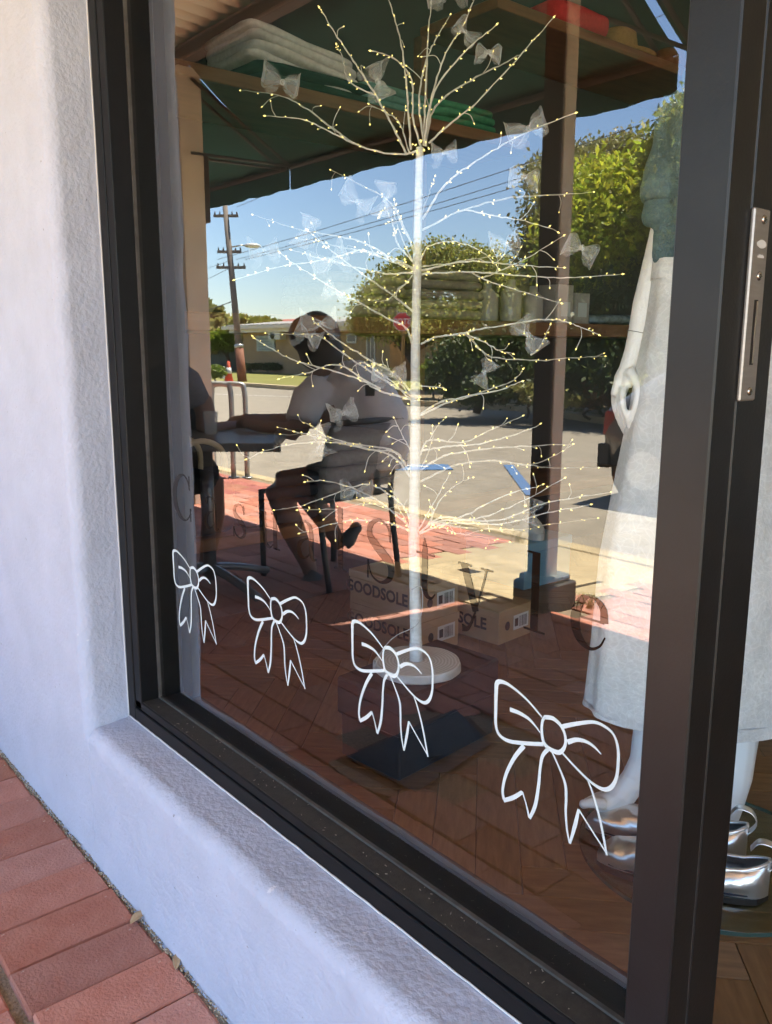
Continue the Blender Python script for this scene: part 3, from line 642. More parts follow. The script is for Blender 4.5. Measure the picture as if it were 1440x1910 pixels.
stack(1, 'folded_scarf', 'scarf', 'blue patterned', cloth('blue print', (0.16, 0.22, 0.26), 0.5, 25), -2.64, -2.31, 2.45, 2.95, 1.152, 0.04, 'the middle shelf by the mannequin', 'scarves on the middle shelf', cat='scarf')
stack(1, 'folded_jumper', 'jumper', 'red', M_red, -2.62, -2.30, 2.10, 2.44, 2.286, 0.085, 'the top shelf', 'top shelf jumpers')
stack(3, 'folded_jumper', 'jumper', 'dark blue', cloth('navy knit', (0.03, 0.045, 0.08)), -2.66, -2.32, 1.62, 1.98, 0.472, 0.05, 'the low shelf near the shoe boxes', 'dark blue jumpers on the low shelf')
def hat(x, y, z, m, label, r=0.16):
    t = thing('hat', label, 'hat', (x, y, z), 'felt hats on the top shelf')
    b = B(); b.lathe((x, y, z), [(0.001, .005), (r * .5, .004), (r * .85, 0.002), (r, 0.012), (r * .85, 0.010), (r * .5, .012)], 28, sy=1.15); b.obj('brim', m, t)
    b = B(); b.lathe((x, y, z + 0.008), [(r * .52, 0), (r * .5, .05), (r * .45, .10), (r * .3, .115), (0.02, .10)], 28, sy=1.15); b.obj('crown', m, t)
    b = B(); b.lathe((x, y, z + 0.012), [(r * .527, 0), (r * .524, .022)], 28, sy=1.15); b.obj('hat_band', M_dden, t)
hat(-2.45, 2.68, 2.287, M_tan, 'tan felt hat with a tall crown on the top shelf')
hat(-2.45, 3.08, 2.287, M_brown, 'brown felt hat at the far end of the top shelf', 0.15)
M_jar = mat('frosted jar', (0.38, 0.38, 0.36), rough=0.25, var=0.08, scale=20); M_card = mat('carton card', (0.36, 0.36, 0.34), rough=0.7, var=0.1, scale=30)
for i, (yy, h) in enumerate(((1.86, .15), (2.0, .17), (2.14, .15))):
    t = thing('glass_bottle', ['frosted bottle nearest the stone jeans on the middle shelf', 'tallest frosted bottle in the middle of its row', 'frosted bottle standing beside the white cartons'][i], 'bottle', (-2.42, yy, 1.151), 'frosted bottles on the middle shelf')
    b = B(); b.lathe((-2.42, yy, 1.151), [(.042, 0), (.044, .01), (.044, h * .7), (.018, h * .85), (.017, h)], 18); b.obj('bottle_body', M_jar, t)
    b = B(); b.lathe((-2.42, yy, 1.1515 + h), [(.021, 0), (.021, .035), (.012, .04)], 14); b.obj('stopper', M_dden, t)
for i, (yy, h) in enumerate(((2.23, .16), (2.345, .13))):
    t = thing('gift_carton', ['taller white carton beside the frosted bottles', 'lower white carton beside the blue scarf'][i], 'carton', (-2.4, yy, 1.151), 'white cartons on the middle shelf')
    b = B(); b.box((-2.47, yy, 1.151), (-2.36, yy + .1, 1.151 + h), bev=.002); b.obj('carton_body', M_card, t)
    b = B(); b.box((-2.3597, yy + .02, 1.18), (-2.3590, yy + .08, 1.24)); b.obj('front_label', M_white, t)

# handbag
bag = thing('handbag', 'black handbag with cream handles and trim on the low shelf', 'handbag', (-2.42, 0.52, 0.471))
b = B(); slab(b, -2.58, -2.30, 0.40, 0.635, 0.472, 0.66, seed=3, n=2.5); b.obj('bag_body', cloth('black bag', (0.012, 0.012, 0.012)), bag)
M_cream = mat('cream leather', (0.55, 0.46, 0.32), rough=0.6, var=0.08, scale=40)
for xx in (-2.36, -2.52):
    b = B(); b.tube(catmull([(xx, .42, .62), (xx + .03, .44, .73), (xx + .04, .52, .77), (xx + .03, .60, .73), (xx, .62, .62)], 6), (0.009), 8); b.obj('handle', M_cream, bag)
b = B(); b.tube(catmull([(-2.30, .40, .48), (-2.29, .41, .57), (-2.30, .43, .65)], 6), .010, 8); b.obj('corner_trim', M_cream, bag)
# sneakers on a blue box
M_snk = mat('white leather', (0.68, 0.68, 0.66), rough=0.45, var=0.04, scale=25)
t = thing('shoe_display_box', 'pale blue shoe box under the white sneaker below the shelves', 'box', (-2.4, 2.08, FZ))
b = B(); b.box((-2.58, 1.93, FZ), (-2.24, 2.23, 0.215), bev=.002); b.obj('box_body', mat('blue card', (0.16, 0.36, 0.50), rough=0.6, var=.1, scale=6), t)
b = B(); b.box((-2.585, 1.926, 0.216), (-2.235, 2.235, 0.255), bev=.003); b.obj('box_lid', mat('blue lid', (0.22, 0.42, 0.55), rough=0.6), t)
def sneaker(c, ang, label, s=1.0):
    t = thing('sneaker', label, 'sneaker', c, 'white sneakers'); cx, cy, cz = c
    M2 = Matrix.Rotation(ang, 3, 'Z')
    def tr(p): return M2 @ Vector((p[0] * s, p[1] * s, p[2] * s)) + Vector(c)
    b = B(); b.prism([tr((0.15 * math.cos(a) * (1 if math.cos(a) > 0 else .95), 0.05 * math.sin(a) * (1.0 + .12 * math.cos(a)), 0)) for a in [i * math.pi / 12 for i in range(24)]], (0, 0, 0.028 * s)); b.obj('sole', M_snk, t)
    def up(u, v):
        xx = -0.14 + u * 0.28; prof = 0.10 if u < .38 else 0.10 - (u - .38) * 0.10 / .62 * .75
        a = v * math.pi; wd = 0.046 * math.sqrt(max(0.0, 1 - (2 * u - 1) ** 4)) + 0.004
        return tr((xx, wd * math.cos(a), 0.026 + prof * math.sin(a) ** 0.6 * math.sqrt(max(0.0, 1 - max(0, (u - .75) / .25) ** 2) )))
    b = B(); b.grid(20, 12, up); b.obj('upper', M_snk, t)
    b = B()
    for k in range(5): xx = -0.0 + k * 0.024; b.tube([tr((xx, -.028, .098 - k * .010)), tr((xx + .006, 0, .112 - k * .013)), tr((xx, .028, .098 - k * .010))], .003 * s, 5)
    b.obj('laces', M_white, t)
    b = B(); b.tube([tr((-.06, -.047, .05)), tr((-.0, -.050, .045)), tr((.05, -.048, .06))], .006 * s, 5); b.obj('side_stripe', M_dden, t)
sneaker((-2.38, 2.08, 0.256), R(-20), 'white sneaker standing on the pale blue box')
sneaker((-2.40, 1.385, 0.80 - 0.327), R(-65), 'white sneaker on the low shelf beside the grey jeans')

# shoe boxes
M_kraft = mat('kraft board', (0.45, 0.295, 0.16), rough=0.8, var=0.07, scale=14); M_ink = mat('black ink', (0.02, 0.016, 0.014), rough=0.8)
M_lab = mat('white label', (0.66, 0.66, 0.64), rough=0.6)
def text_mesh(txt, size, m, off=0.0, ext=0.0003):
    c = bpy.data.curves.new('t', 'FONT'); c.body = txt; c.size = size; c.align_x = 'CENTER'; c.align_y = 'CENTER'; c.offset = off; c.extrude = ext; c.resolution_u = 3
    o = bpy.data.objects.new('t', c); COL.objects.link(o); dg = bpy.context.evaluated_depsgraph_get(); dg.update()
    me = bpy.data.meshes.new_from_object(o.evaluated_get(dg)); bpy.data.objects.remove(o); me.materials.clear(); me.materials.append(m); return me
def put_text(name, txt, size, m, M4, parent, off=0.0):
    me = text_mesh(txt, size, m, off); me.transform(M4); o = place(name, me, parent); return o
def shoebox(x0, y0, z0, rot, label, L=0.335, D=0.185, H=0.118):
    t = thing('shoe_box', label, 'shoe box', (x0, y0, z0), 'brown shoe boxes behind the tree'); Mz = Matrix.Translation((x0, y0, z0)) @ Matrix.Rotation(rot, 4, 'Z')
    def bx(a, c, name, m, bev=0.0015):
        b = B(); b.box(a, c, bev=bev); b.v = [tuple(Mz @ Vector(p)) for p in b.v]; return b.obj(name, m, t)
    bx((0, 0, 0), (L, D, H * .78), 'box_body', M_kraft); bx((-.003, -.003, H * .785), (L + .003, D + .003, H), 'box_lid', M_kraft)
    face = Mz @ Matrix.Translation((L * .40, -0.0042, H * .52)) @ Matrix.Rotation(math.pi / 2, 4, 'X')
    put_text('printed_name', 'GOODSOLE', 0.056, M_ink, face, t, off=0.0016)
    bx((L + .0032, D * .42, H * .30), (L + .0040, D * .88, H * .74), 'barcode_label', M_lab, 0)
    b = B()
    for k in range(9):
        yy = D * .60 + k * D * .026; b.box((L + .0041, yy, H * .36), (L + .0044, yy + D * rng.uniform(.006, .016), H * .68))
    b.box((L + .0041, D * .46, H * .40), (L + .0044, D * .56, H * .64)); b.v = [tuple(Mz @ Vector(p)) for p in b.v]; prep(b.obj('barcode_print', M_ink, t), kind='stuff')
    b = B(); b.prism([(L + .0034, D * .24 + .013 * math.cos(a), H * .5 + .016 * math.sin(a)) for a in [i * math.pi / 8 for i in range(16)]], (.0005, 0, 0)); b.v = [tuple(Mz @ Vector(p)) for p in b.v]; b.obj('round_mark', M_ink, t)
shoebox(-2.265, 1.046, FZ + .001, R(4.5), 'brown shoe box on the floor under another box')
shoebox(-2.262, 1.040, FZ + .120, R(4.0), 'brown shoe box on top of the two box stack')
shoebox(-2.185, 1.325, FZ + .001, R(5.0), 'brown shoe box standing alone on the floor behind the stack')

# black lidded box that carries the light tree
bb0 = thing('black_box', 'black lidded box under the white light tree', 'box', (-1.49, .66, FZ))
M_bbox = mat('black board', (0.011, 0.011, 0.014), rough=0.7, var=0.15, scale=12, bump=0.1, bscale=30)
def rbox(b, x0, y0, x1, y1, z0, z1, rot, c, bev): b.box((x0, y0, z0), (x1, y1, z1), rot=rot, c=c, bev=bev)
b = B(); rbox(b, -1.585, .485, -1.388, .845, FZ, .20, R(6), (-1.49, .66), .004); b.obj('box_body', M_bbox, bb0)
b = B(); rbox(b, -1.593, .477, -1.380, .853, .17, .266, R(6), (-1.49, .66), .006); b.obj('box_lid', M_bbox, bb0)

# ------------------------------------------------------------------ the light tree
TB = Vector((-1.478, 0.648, 0.267))
tree = thing('light_tree', 'white twig tree wound with tiny fairy lights on a round log slice', 'light tree', TB)
M_log = mat('whitewashed log', (0.60, 0.58, 0.54), rough=0.8, var=0.08, scale=30)
nn = M_log.node_tree; wv = nn.nodes.new('ShaderNodeTexWave'); wv.wave_type = 'RINGS'; wv.rings_direction = 'Z'; wv.inputs['Scale'].default_value = 38; wv.inputs['Distortion'].default_value = 2.2; wv.inputs['Detail'].default_value = 3
tcn = nn.nodes.new('ShaderNodeTexCoord'); mp = nn.nodes.new('ShaderNodeMapping'); mp.inputs['Location'].default_value = (0.0, 0, 0)
nn.links.new(tcn.outputs['Object'], mp.inputs[0]); nn.links.new(mp.outputs[0], wv.inputs['Vector'])
rp = nn.nodes.new('ShaderNodeValToRGB'); rp.color_ramp.elements[0].color = (0.56, 0.52, 0.46, 1); rp.color_ramp.elements[1].color = (0.74, 0.72, 0.68, 1); nn.links.new(wv.outputs['Color'], rp.inputs[0]); nn.links.new(rp.outputs[0], nn.nodes['Principled BSDF'].inputs['Base Color'])
def logpt(u, v):
    a = u * 2 * math.pi; e = 1 + 0.012 * math.sin(5 * a) + 0.008 * math.sin(11 * a + 1)
    r, z = [(0.0, 0.0), (0.104, 0.0), (0.1085, 0.004), (0.108, 0.019), (0.105, 0.0225), (0.0, 0.0225)][round(v * 5)]
    return Vector((r * e * math.cos(a), r * e * math.sin(a), z))
b = B(); b.grid(56, 5, logpt, smooth=False); b.v = [(p[0], p[1], p[2]) for p in b.v]
me_o = b.obj('log_base', M_log, None); me_o.parent = tree; me_o.location = (0, 0, 0)
me_o.data.transform(Matrix.Translation((-sum(v.co.x for v in me_o.data.vertices) / len(me_o.data.vertices), -sum(v.co.y for v in me_o.data.vertices) / len(me_o.data.vertices), 0)))
M_bark = mat('white wrapped bark', (0.88, 0.88, 0.86), rough=0.75, var=0.10, scale=28, bump=0.5, bscale=120, stretch=(1, 1, 5))
M_twig = mat('white wrapped twig', (0.68, 0.66, 0.61), rough=0.75, var=0.15, scale=60)
M_bulb = mat('warm fairy light', (0.75, 0.62, 0.25), rough=0.4, emit=((1.0, 0.78, 0.22), 0.22))
tp = facing((TB.x, TB.y))
trunk = [(776, 1228), (775, 1150), (773.5, 1080), (772, 985), (774, 880), (775, 790), (774.5, 700), (776, 600), (778, 500), (780, 400), (783, 275)]
P = catmull([tp(*q) for q in trunk], 5); N = len(P)
b = B(); b.tube(P, [0.0150 - 0.0065 * i / N + 0.0008 * noise.noise(p * 30) for i, p in enumerate(P)], 12)
b.tube([P[0] - Vector((0, 0, .004)), P[2] + Vector((0, 0, .0))], [.0165, .016], 12); b.obj('trunk', M_bark, tree)
BR = [  # traced branches (photo pixels), thick end first
 [(783, 278), (757, 287), (700, 282), (640, 258), (600, 238), (560, 222), (497, 216)], [(660, 268), (620, 240), (575, 205), (520, 178), (450, 168)],
 [(758, 287), (735, 240), (702, 180), (664, 120), (630, 70), (597, 16)], [(700, 178), (650, 150), (640, 110), (628, 85)], [(785, 275), (770, 215), (768, 150), (737, 110), (693, 95)],
 [(766, 280), (760, 180), (752, 105), (738, 40), (720, -14)], [(790, 272), (795, 150), (799, 60), (806, -16)], [(794, 272), (806, 180), (832, 100), (868, 40), (888, -14)], [(791, 268), (810, 172), (866, 98), (925, 47)],
 [(800, 267), (840, 230), (889, 191), (964, 111), (1031, 34)], [(793, 268), (812, 200), (868, 155), (940, 118), (980, 95)], [(790, 268), (782, 190), (793, 120), (812, 75), (840, 28)], [(763, 283), (745, 230), (720, 210), (690, 195)],
 [(788, 410), (830, 345), (890, 300), (960, 258), (1071, 211)], [(782, 432), (867, 391), (955, 369), (1030, 364), (1106, 359)], [(867, 391), (920, 402), (978, 412), (1040, 431)],
 [(778, 490), (757, 430), (725, 375), (680, 348), (617, 317)], [(770, 488), (742, 455), (733, 420), (720, 392), (708, 403)], [(780, 420), (800, 360), (812, 330)], [(776, 470), (745, 410), (735, 375)],
 [(776, 502), (735, 485), (683, 455), (628, 440), (560, 428), (472, 401)], [(776, 506), (735, 482), (690, 470), (640, 462), (590, 450), (554, 444)], [(774, 585), (740, 556), (683, 516), (628, 476), (577, 432)],
 [(773, 508), (720, 510), (670, 500), (604, 484), (546, 466)], [(772, 652), (757, 612), (720, 592), (643, 550), (604, 527), (551, 493), (522, 472)], [(760, 498), (700, 475), (670, 467), (628, 479), (583, 488), (525, 497), (440, 521)],
 [(784, 498), (848, 489), (918, 478), (960, 478)], [(786, 512), (805, 510), (887, 508), (972, 514), (1058, 518), (1159, 512)], [(880, 508), (910, 524), (968, 542), (1046, 566)], [(900, 518), (945, 500), (980, 483), (1050, 441)],
 [(785, 505), (870, 488), (950, 493), (1050, 500)], [(780, 496), (800, 460), (850, 452), (900, 470), (930, 500)], [(776, 500), (748, 440), (735, 400)], [(778, 505), (745, 540), (720, 560), (690, 560)],
 [(768, 735), (742, 702), (694, 674), (646, 645), (604, 614), (583, 598)], [(768, 738), (720, 711), (657, 671), (599, 629), (567, 624), (497, 621)], [(766, 745), (709, 729), (667, 706), (604, 687), (541, 669), (504, 649), (472, 629)],
 [(709, 725), (683, 711), (643, 685), (614, 681), (577, 694), (522, 706)], [(767, 742), (735, 700), (715, 680), (690, 682)], [(768, 748), (735, 715), (700, 690), (672, 676), (655, 690)],
 [(785, 642), (811, 630), (861, 623), (896, 614), (1000, 598), (1042, 597), (1073, 607), (1116, 623)], [(850, 624), (872, 625), (896, 652), (924, 667), (1000, 672), (1060, 668), (1128, 664)], [(868, 623), (908, 640), (931, 654), (955, 659)],
 [(990, 662), (1007, 646), (1027, 607)], [(780, 775), (825, 748), (868, 742), (915, 725), (955, 712), (975, 690)], [(778, 778), (850, 745), (930, 728), (972, 711)], [(780, 720), (815, 722), (830, 724)],
 [(770, 900), (752, 862), (733, 842), (691, 839), (627, 826), (563, 826), (500, 839), (461, 856)], [(769, 890), (740, 845), (691, 832), (615, 821), (563, 808), (535, 801)], [(768, 892), (730, 850), (660, 830), (600, 812), (551, 807)], [(615, 821), (590, 800), (570, 789)],
 [(782, 850), (801, 821), (863, 825), (918, 801), (974, 776)], [(785, 840), (840, 832), (887, 829), (953, 813), (1007, 792)], [(780, 880), (830, 850), (920, 836), (1003, 831), (1067, 829)], [(782, 900), (855, 866), (933, 860), (988, 868), (1038, 848), (1067, 829)],
 [(930, 860), (988, 868), (1042, 873), (1116, 872)], [(780, 885), (800, 840), (812, 800), (830, 780)], [(772, 850), (752, 815), (735, 780)],
 [(771, 990), (756, 950), (730, 925), (690, 904), (647, 912), (570, 941), (512, 952)], [(771, 992), (750, 970), (707, 935), (669, 915), (611, 898), (570, 898)], [(768, 992), (723, 975), (659, 970), (611, 979), (560, 995)], [(745, 958), (690, 940), (627, 949), (557, 951)],
 [(778, 998), (820, 966), (887, 968), (976, 934), (1053, 892)], [(780, 996), (820, 972), (931, 970), (1002, 943), (1060, 930), (1138, 919)], [(800, 975), (880, 976), (940, 977), (1020, 957), (1100, 942)], [(805, 976), (880, 985), (967, 988), (1020, 979), (1113, 966)],
 [(782, 992), (820, 983), (851, 994), (904, 1003), (949, 1010)], [(800, 975), (820, 935), (850, 905), (882, 890)], [(778, 994), (808, 940), (838, 885)], [(768, 990), (745, 950), (728, 905)], [(782, 996), (870, 960), (940, 925), (1010, 905)]]
bulbs = B(); tips = {}
def bud(p, d, s):
    d = d.normalized(); u = d.orthogonal().normalized(); v = d.cross(u)
    ring = [p + d * s * .45 + (u * math.cos(a) + v * math.sin(a)) * s * .36 for a in (0, 1.257, 2.513, 3.77, 5.03)]
    bulbs.add([p] + ring + [p + d * s * 1.35], [(0, 1 + (k + 1) % 5, 1 + k) for k in range(5)] + [(6, 1 + k, 1 + (k + 1) % 5) for k in range(5)], True)
for bi, br in enumerate(BR):
    n = len(br); spread = rng.uniform(-1, 1); dep = spread * 0.26
    L = sum(math.hypot(br[i + 1][0] - br[i][0], br[i + 1][1] - br[i][1]) for i in range(n - 1)); acc = 0; pts = []
    for i, q in enumerate(br):
        if i: acc += math.hypot(q[0] - br[i - 1][0], q[1] - br[i - 1][1])
        pts.append(tp(q[0], q[1], dep * (acc / L) ** 1.2 * min(1, L / 220)))
    P = catmull(pts, 7); P = [p + Vector((rng.gauss(0, .0007), rng.gauss(0, .0007), rng.gauss(0, .0007))) for p in P]; m = len(P); r0 = 0.0027 if L > 200 else 0.0020
    b = B(); b.tube(P, [r0 * (1 - 0.68 * i / m) + 0.00035 * math.sin(i * 2.1) for i in range(m)], 6)
    # twisted wire and short side twigs with a bud each
    i = 4
    while i < m - 1:
        t = (P[i + 1] - P[i - 1]).normalized(); u = t.orthogonal().normalized(); u = Matrix.Rotation(rng.random() * 6.28, 3, t) @ u
        if rng.random() < 0.22:
            LL = rng.uniform(0.02, 0.05); e1 = P[i] + (t * .6 + u * .8) * LL * .5; e2 = e1 + (t * .2 + u + Vector((0, 0, rng.uniform(-.7, .5)))).normalized() * LL * .6
            tw = catmull([P[i], e1, e2], 4); b.tube(tw, 0.0009, 4); bud(e2, e2 - e1, rng.uniform(.0042, .0058))
        else:
            bud(P[i] + u * 0.0015, (u + t * .8), rng.uniform(.0032, .0054))
            if rng.random() < .35: bud(P[i] - u * .0015 + t * .004, (t - u * .7), rng.uniform(.0028, .0046))
        i += rng.choice((1, 2, 2, 3, 5))
    bud(P[-1], P[-1] - P[-2], 0.006); b.obj('branch', M_twig, tree)
for (cx_, cy_) in ((770, 498), (768, 988), (768, 740), (783, 275), (812, 972)):
    for k in range(9): bud(tp(cx_ + rng.uniform(-18, 18), cy_ + rng.uniform(-14, 14), rng.uniform(-.02, .01)), Vector((rng.uniform(-1, 1), rng.uniform(-1, 1), rng.uniform(-.5, 1))), .0058)
prep(bulbs.obj('fairy_lights', M_bulb, tree), kind='stuff')
b = B(); b.tube(catmull([tp(768, 1100, -.02), tp(785, 1094, -.03), tp(788, 1130, -.02), tp(778, 1165, -.02), tp(740, 1185, -.03), tp(716, 1208, -.05), tp(700, 1240, -.09), tp(690, 1262, -.06)], 8), 0.0011, 5); b.obj('lead_wire', mat('clear wire', (0.6, 0.58, 0.55), rough=0.4), tree)

# sheer bows tied to the twigs
M_org = sheer_mat('white organza', (0.70, 0.72, 0.75), 0.14)
def bow_mesh(seed):
    r = random.Random(seed); b = B()
    for sgn in (-1, 1):
        tip = r.uniform(.8, 1.15); lift = r.uniform(-.012, .02)
        for back in (0, 1):
            def fn(u, v, sgn=sgn, back=back):
                x = sgn * 0.048 * tip * math.sin(u * math.pi * .5) ; wd = 0.004 + 0.024 * math.sin(u * math.pi * .55) ** .8
                y = (0.017 if back else -0.017) * math.sin(u * math.pi) * (1.0 + .25 * math.sin(v * 6 + seed))
                return Vector((x, y + .003 * math.sin(v * 9 + seed), (v - .5) * 2 * wd + lift * u + .003 * math.sin(u * 8 + seed)))
            b.grid(9, 6, fn)
        tl = r.uniform(.4, 1.0)
        def fn2(u, v, sgn=sgn, tl=tl): return Vector((sgn * (0.004 + 0.026 * u) + (v - .5) * .022 * (0.4 + u) , .004 + .006 * math.sin(u * 5 + seed), -0.045 * tl * u + (0.006 * (1 if abs(v - .5) > .3 else -1) if u > .95 else 0)))
        b.grid(6, 4, fn2)
    b.ball((0, 0, 0), (.0065, .007, .0075), 8, 6)
    o = b.obj('organza_bow', M_org); me = o.data; bpy.data.objects.remove(o); me.transform(Matrix.Identity(4)); return me
bms = [bow_mesh(s) for s in range(5)]
BOWS = [(520, 180, -10, 1.0, 'organza bow on the long upper left twig'), (674, 166, -70, 1.05, 'organza bow beside the grey folded linen'), (848, 24, 30, 1.1, 'large organza bow at the top of the tree'), (858, 74, -40, .75, 'small organza bow just under the topmost bow'), (908, 122, -8, .8, 'organza bow high between two upright twigs'),
 (992, 268, 20, 1.05, 'organza bow on the twig that crosses the verandah post'), (830, 312, 5, .8, 'organza bow just right of the trunk under the awning edge'), (650, 402, -30, .95, 'organza bow against the open sky left of the trunk'), (741, 376, 80, .95, 'upright organza bow close to the trunk below the awning'), (975, 357, -5, .95, 'organza bow on the level twig below the awning'),
 (592, 440, 70, .9, 'organza bow above the seated head'), (498, 500, 10, 1.0, 'organza bow near the reflected street light'), (632, 520, 25, 1.1, 'double organza bow over the tree line'), (622, 566, -20, .85, 'organza bow floating over the house roof'), (1072, 490, -25, 1.05, 'organza bow at the dark leafy tree'), (945, 478, 12, .9, 'organza bow in front of the clipped tree'),
 (562, 652, -25, .9, 'organza bow across the seated hair'), (600, 636, 5, 1.05, 'wide organza bow over the dark hair'), (964, 640, -55, 1.05, 'organza bow in front of the round bush'), (922, 706, 60, .9, 'organza bow on the drooping right twig'), (726, 724, 0, 1.0, 'organza bow at the grey shirt'), (648, 798, 18, .95, 'organza bow above the chair back'),
 (572, 834, -75, .95, 'hanging organza bow over the dark jeans'), (664, 940, 0, 1.05, 'organza bow under the chair seat'), (1012, 960, 70, .85, 'organza bow near the post foot')]
for i, (bx_, by_, rr, sc, lab) in enumerate(BOWS):
    o = bpy.data.objects.new('organza_bow', bms[i % 5]); COL.objects.link(o)
    o.location = tp(bx_, by_, rng.uniform(-.10, .03)); o.scale = (sc * .84,) * 3
    o.rotation_euler = (Matrix.Rotation(YAW + rng.uniform(-.5, .5), 3, 'Z') @ Matrix.Rotation(R(-rr), 3, 'Y')).to_euler()
    prep(o, 'sheer white ' + lab, 'bow', 'organza bows tied to the light tree')

# ------------------------------------------------------------------ mannequin on a glass disc
MC = Vector((-0.835, 0.807, 0.06)); mp_ = facing((MC.x, MC.y))
man = thing('mannequin', 'white mannequin in a teal denim jacket and pale silvery denim skirt on a glass disc', 'mannequin', MC)
M_man = mat('mannequin gloss', (0.76, 0.75, 0.72), rough=0.38, var=0.02, scale=6)
b = B()
arm = [(1285, 250, .02, .045), (1262, 330, .01, .040), (1247, 420, 0, .031), (1226, 500, -.005, .029), (1206, 570, -.01, .0265), (1196, 620, -.015, .0245), (1186, 655, -.02, .0215), (1172, 690, -.025, .0185), (1162, 712, -.03, .020)]
b.tube([mp_(a[0], a[1], a[2]) for a in arm], [a[3] for a in arm], 12)
b.tube([mp_(1172, 685, -.025), mp_(1160, 715, -.03), mp_(1152, 740, -.03)], [(.018, .014), (.021, .014), (.019, .012)], 10)
for (fx, dd, ln) in ((-6, .026, .90), (-1, .007, 1.0), (4, -.013, .97), (9, -.032, .84)):
    b.tube(catmull([mp_(1154 + fx, 722, -.03 + dd * .75), mp_(1152 + fx, 750, -.037 + dd), mp_(1160 + fx, 754 + 30 * ln, -.036 + dd), mp_(1172 + fx * .8, 754 + 62 * ln, -.026 + dd)], 4), [.0078 - .0002 * i for i in range(13)], 8); b.ball(mp_(1172 + fx * .8, 754 + 62 * ln, -.026 + dd), .0053, 8, 6)
b.tube(catmull([mp_(1174, 690, -.045), mp_(1191, 722, -.066), mp_(1188, 752, -.072), mp_(1178, 782, -.070)], 4), [.0108 - .00035 * i for i in range(13)], 8); b.ball(mp_(1178, 782, -.070), .0064, 8, 6)
# torso and neck (under the clothes), legs, feet
b.tube([mp_(1345, 620, 0), mp_(1354, 480, 0), mp_(1366, 330, 0), mp_(1376, 180, 0), mp_(1382, 90, 0), mp_(1384, 60, 0)], [(.12, .09), (.10, .085), (.115, .09), (.13, .08), (.05, .05), (.05, .05)], 14)
b.tube([mp_(1384, 70, 0), mp_(1390, -20, 0)], [.048, .045], 10); b.ball(mp_(1396, -110, 0), (.072, .085, .11), 14, 10)
legL = [(1262, 900, 0, .062), (1240, 1130, -.02, .054), (1228, 1230, -.03, .049), (1222, 1300, -.03, .044), (1212, 1370, -.03, .034), (1198, 1420, -.035, .026), (1184, 1452, -.04, .027), (1160, 1484, -.05, .028), (1138, 1498, -.06, .024), (1112, 1502, -.075, .018)]
b.tube([mp_(a[0], a[1], a[2]) for a in legL], [(a[3], a[3]) for a in legL], 12)
for k in range(5): b.tube([mp_(1128, 1500 - k * 3, -.085 + k * .013), mp_(1104 + k * 4, 1497 - k * 4, -.10 + k * .0165), mp_(1088 + k * 6, 1500 - k * 4.5, -.105 + k * .0175)], [.0125 - .001 * k, .0115 - .001 * k, .0095 - .001 * k], 8); b.ball(mp_(1088 + k * 6, 1500 - k * 4.5, -.105 + k * .0175), .0098 - .001 * k, 8, 6)
legR = [(1385, 900, 0, .062), (1378, 1250, .02, .052), (1372, 1380, .02, .043), (1367, 1450, .02, .037), (1358, 1510, .02, .027), (1351, 1534, .02, .024), (1335, 1547, -.01, .023), (1300, 1555, -.04, .019), (1276, 1557, -.06, .015)]
b.tube([mp_(a[0], a[1], a[2]) for a in legR], [a[3] for a in legR], 12)
b.tube([mp_(1172, 695, -.035), mp_(1172, 712, -.045), mp_(1172, 724, -.046)], [.014, .012, .008], 8)
q_ = lambda a_, d_, z_: MC + axd0 * a_ + dpd0 * d_ + Vector((0, 0, z_ - MC.z))
axd0 = Vector((math.cos(YAW), math.sin(YAW), 0)); dpd0 = Vector((-math.sin(YAW), math.cos(YAW), 0))
b.tube([q_(.13, 0, 1.49), q_(.17, 0, 1.40), q_(.20, .01, 1.24), q_(.21, -.02, 1.10), q_(.215, -.05, .98)], [.045, .04, .031, .026, .019], 12); b.tube([q_(.215, -.05, .98), q_(.215, -.06, .90)], [(.018, .014), (.02, .012)], 10)
for k_ in range(4): b.tube(catmull([q_(.213, -.045 - .019 * k_ + .03, .905), q_(.213, -.05 - .019 * k_ + .03, .86), q_(.205, -.052 - .019 * k_ + .03, .815 + .01 * abs(k_ - 1.5))], 3), .0072, 8)
b.tube(catmull([q_(.20, -.075, .95), q_(.19, -.095, .91), q_(.187, -.10, .875)], 3), .0088, 8)
fuse(b, 'body', M_man, man, 0.0038, 4)
b = B(); c0 = mp_(1205, 618, -.015); ax = (mp_(1196, 640, -.016) - mp_(1210, 590, -.012)).normalized()
u_ = ax.orthogonal().normalized(); v_ = ax.cross(u_); cj = mp_(1194.5, 622, -.0148)
b.tube([cj + (u_ * math.cos(a) + v_ * math.sin(a)) * 0.0251 for a in [i * math.pi / 14 for i in range(29)]], 0.0007, 4); b.obj('wrist_joint', mat('joint line', (0.2, 0.19, 0.17), rough=.8), man)
M_skirt = mat('silvery denim', (0.54, 0.545, 0.535), rough=0.5, var=0.13, scale=18, detail=9, bump=0.30, bscale=85, spec=0.6)
nn = M_skirt.node_tree; pz = nn.nodes['Principled BSDF']; vo = nn.nodes.new('ShaderNodeTexVoronoi'); vo.feature = 'DISTANCE_TO_EDGE'; vo.inputs['Scale'].default_value = 55
tcn = nn.nodes.new('ShaderNodeTexCoord'); nzz = nn.nodes.new('ShaderNodeTexNoise'); nzz.inputs['Scale'].default_value = 9; mixv = nn.nodes.new('ShaderNodeMix'); mixv.data_type = 'RGBA'; mixv.blend_type = 'LINEAR_LIGHT'; mixv.inputs[0].default_value = 0.12
nn.links.new(tcn.outputs['Object'], nzz.inputs['Vector']); nn.links.new(tcn.outputs['Object'], mixv.inputs[6]); nn.links.new(nzz.outputs['Color'], mixv.inputs[7]); nn.links.new(mixv.outputs[2], vo.inputs['Vector'])
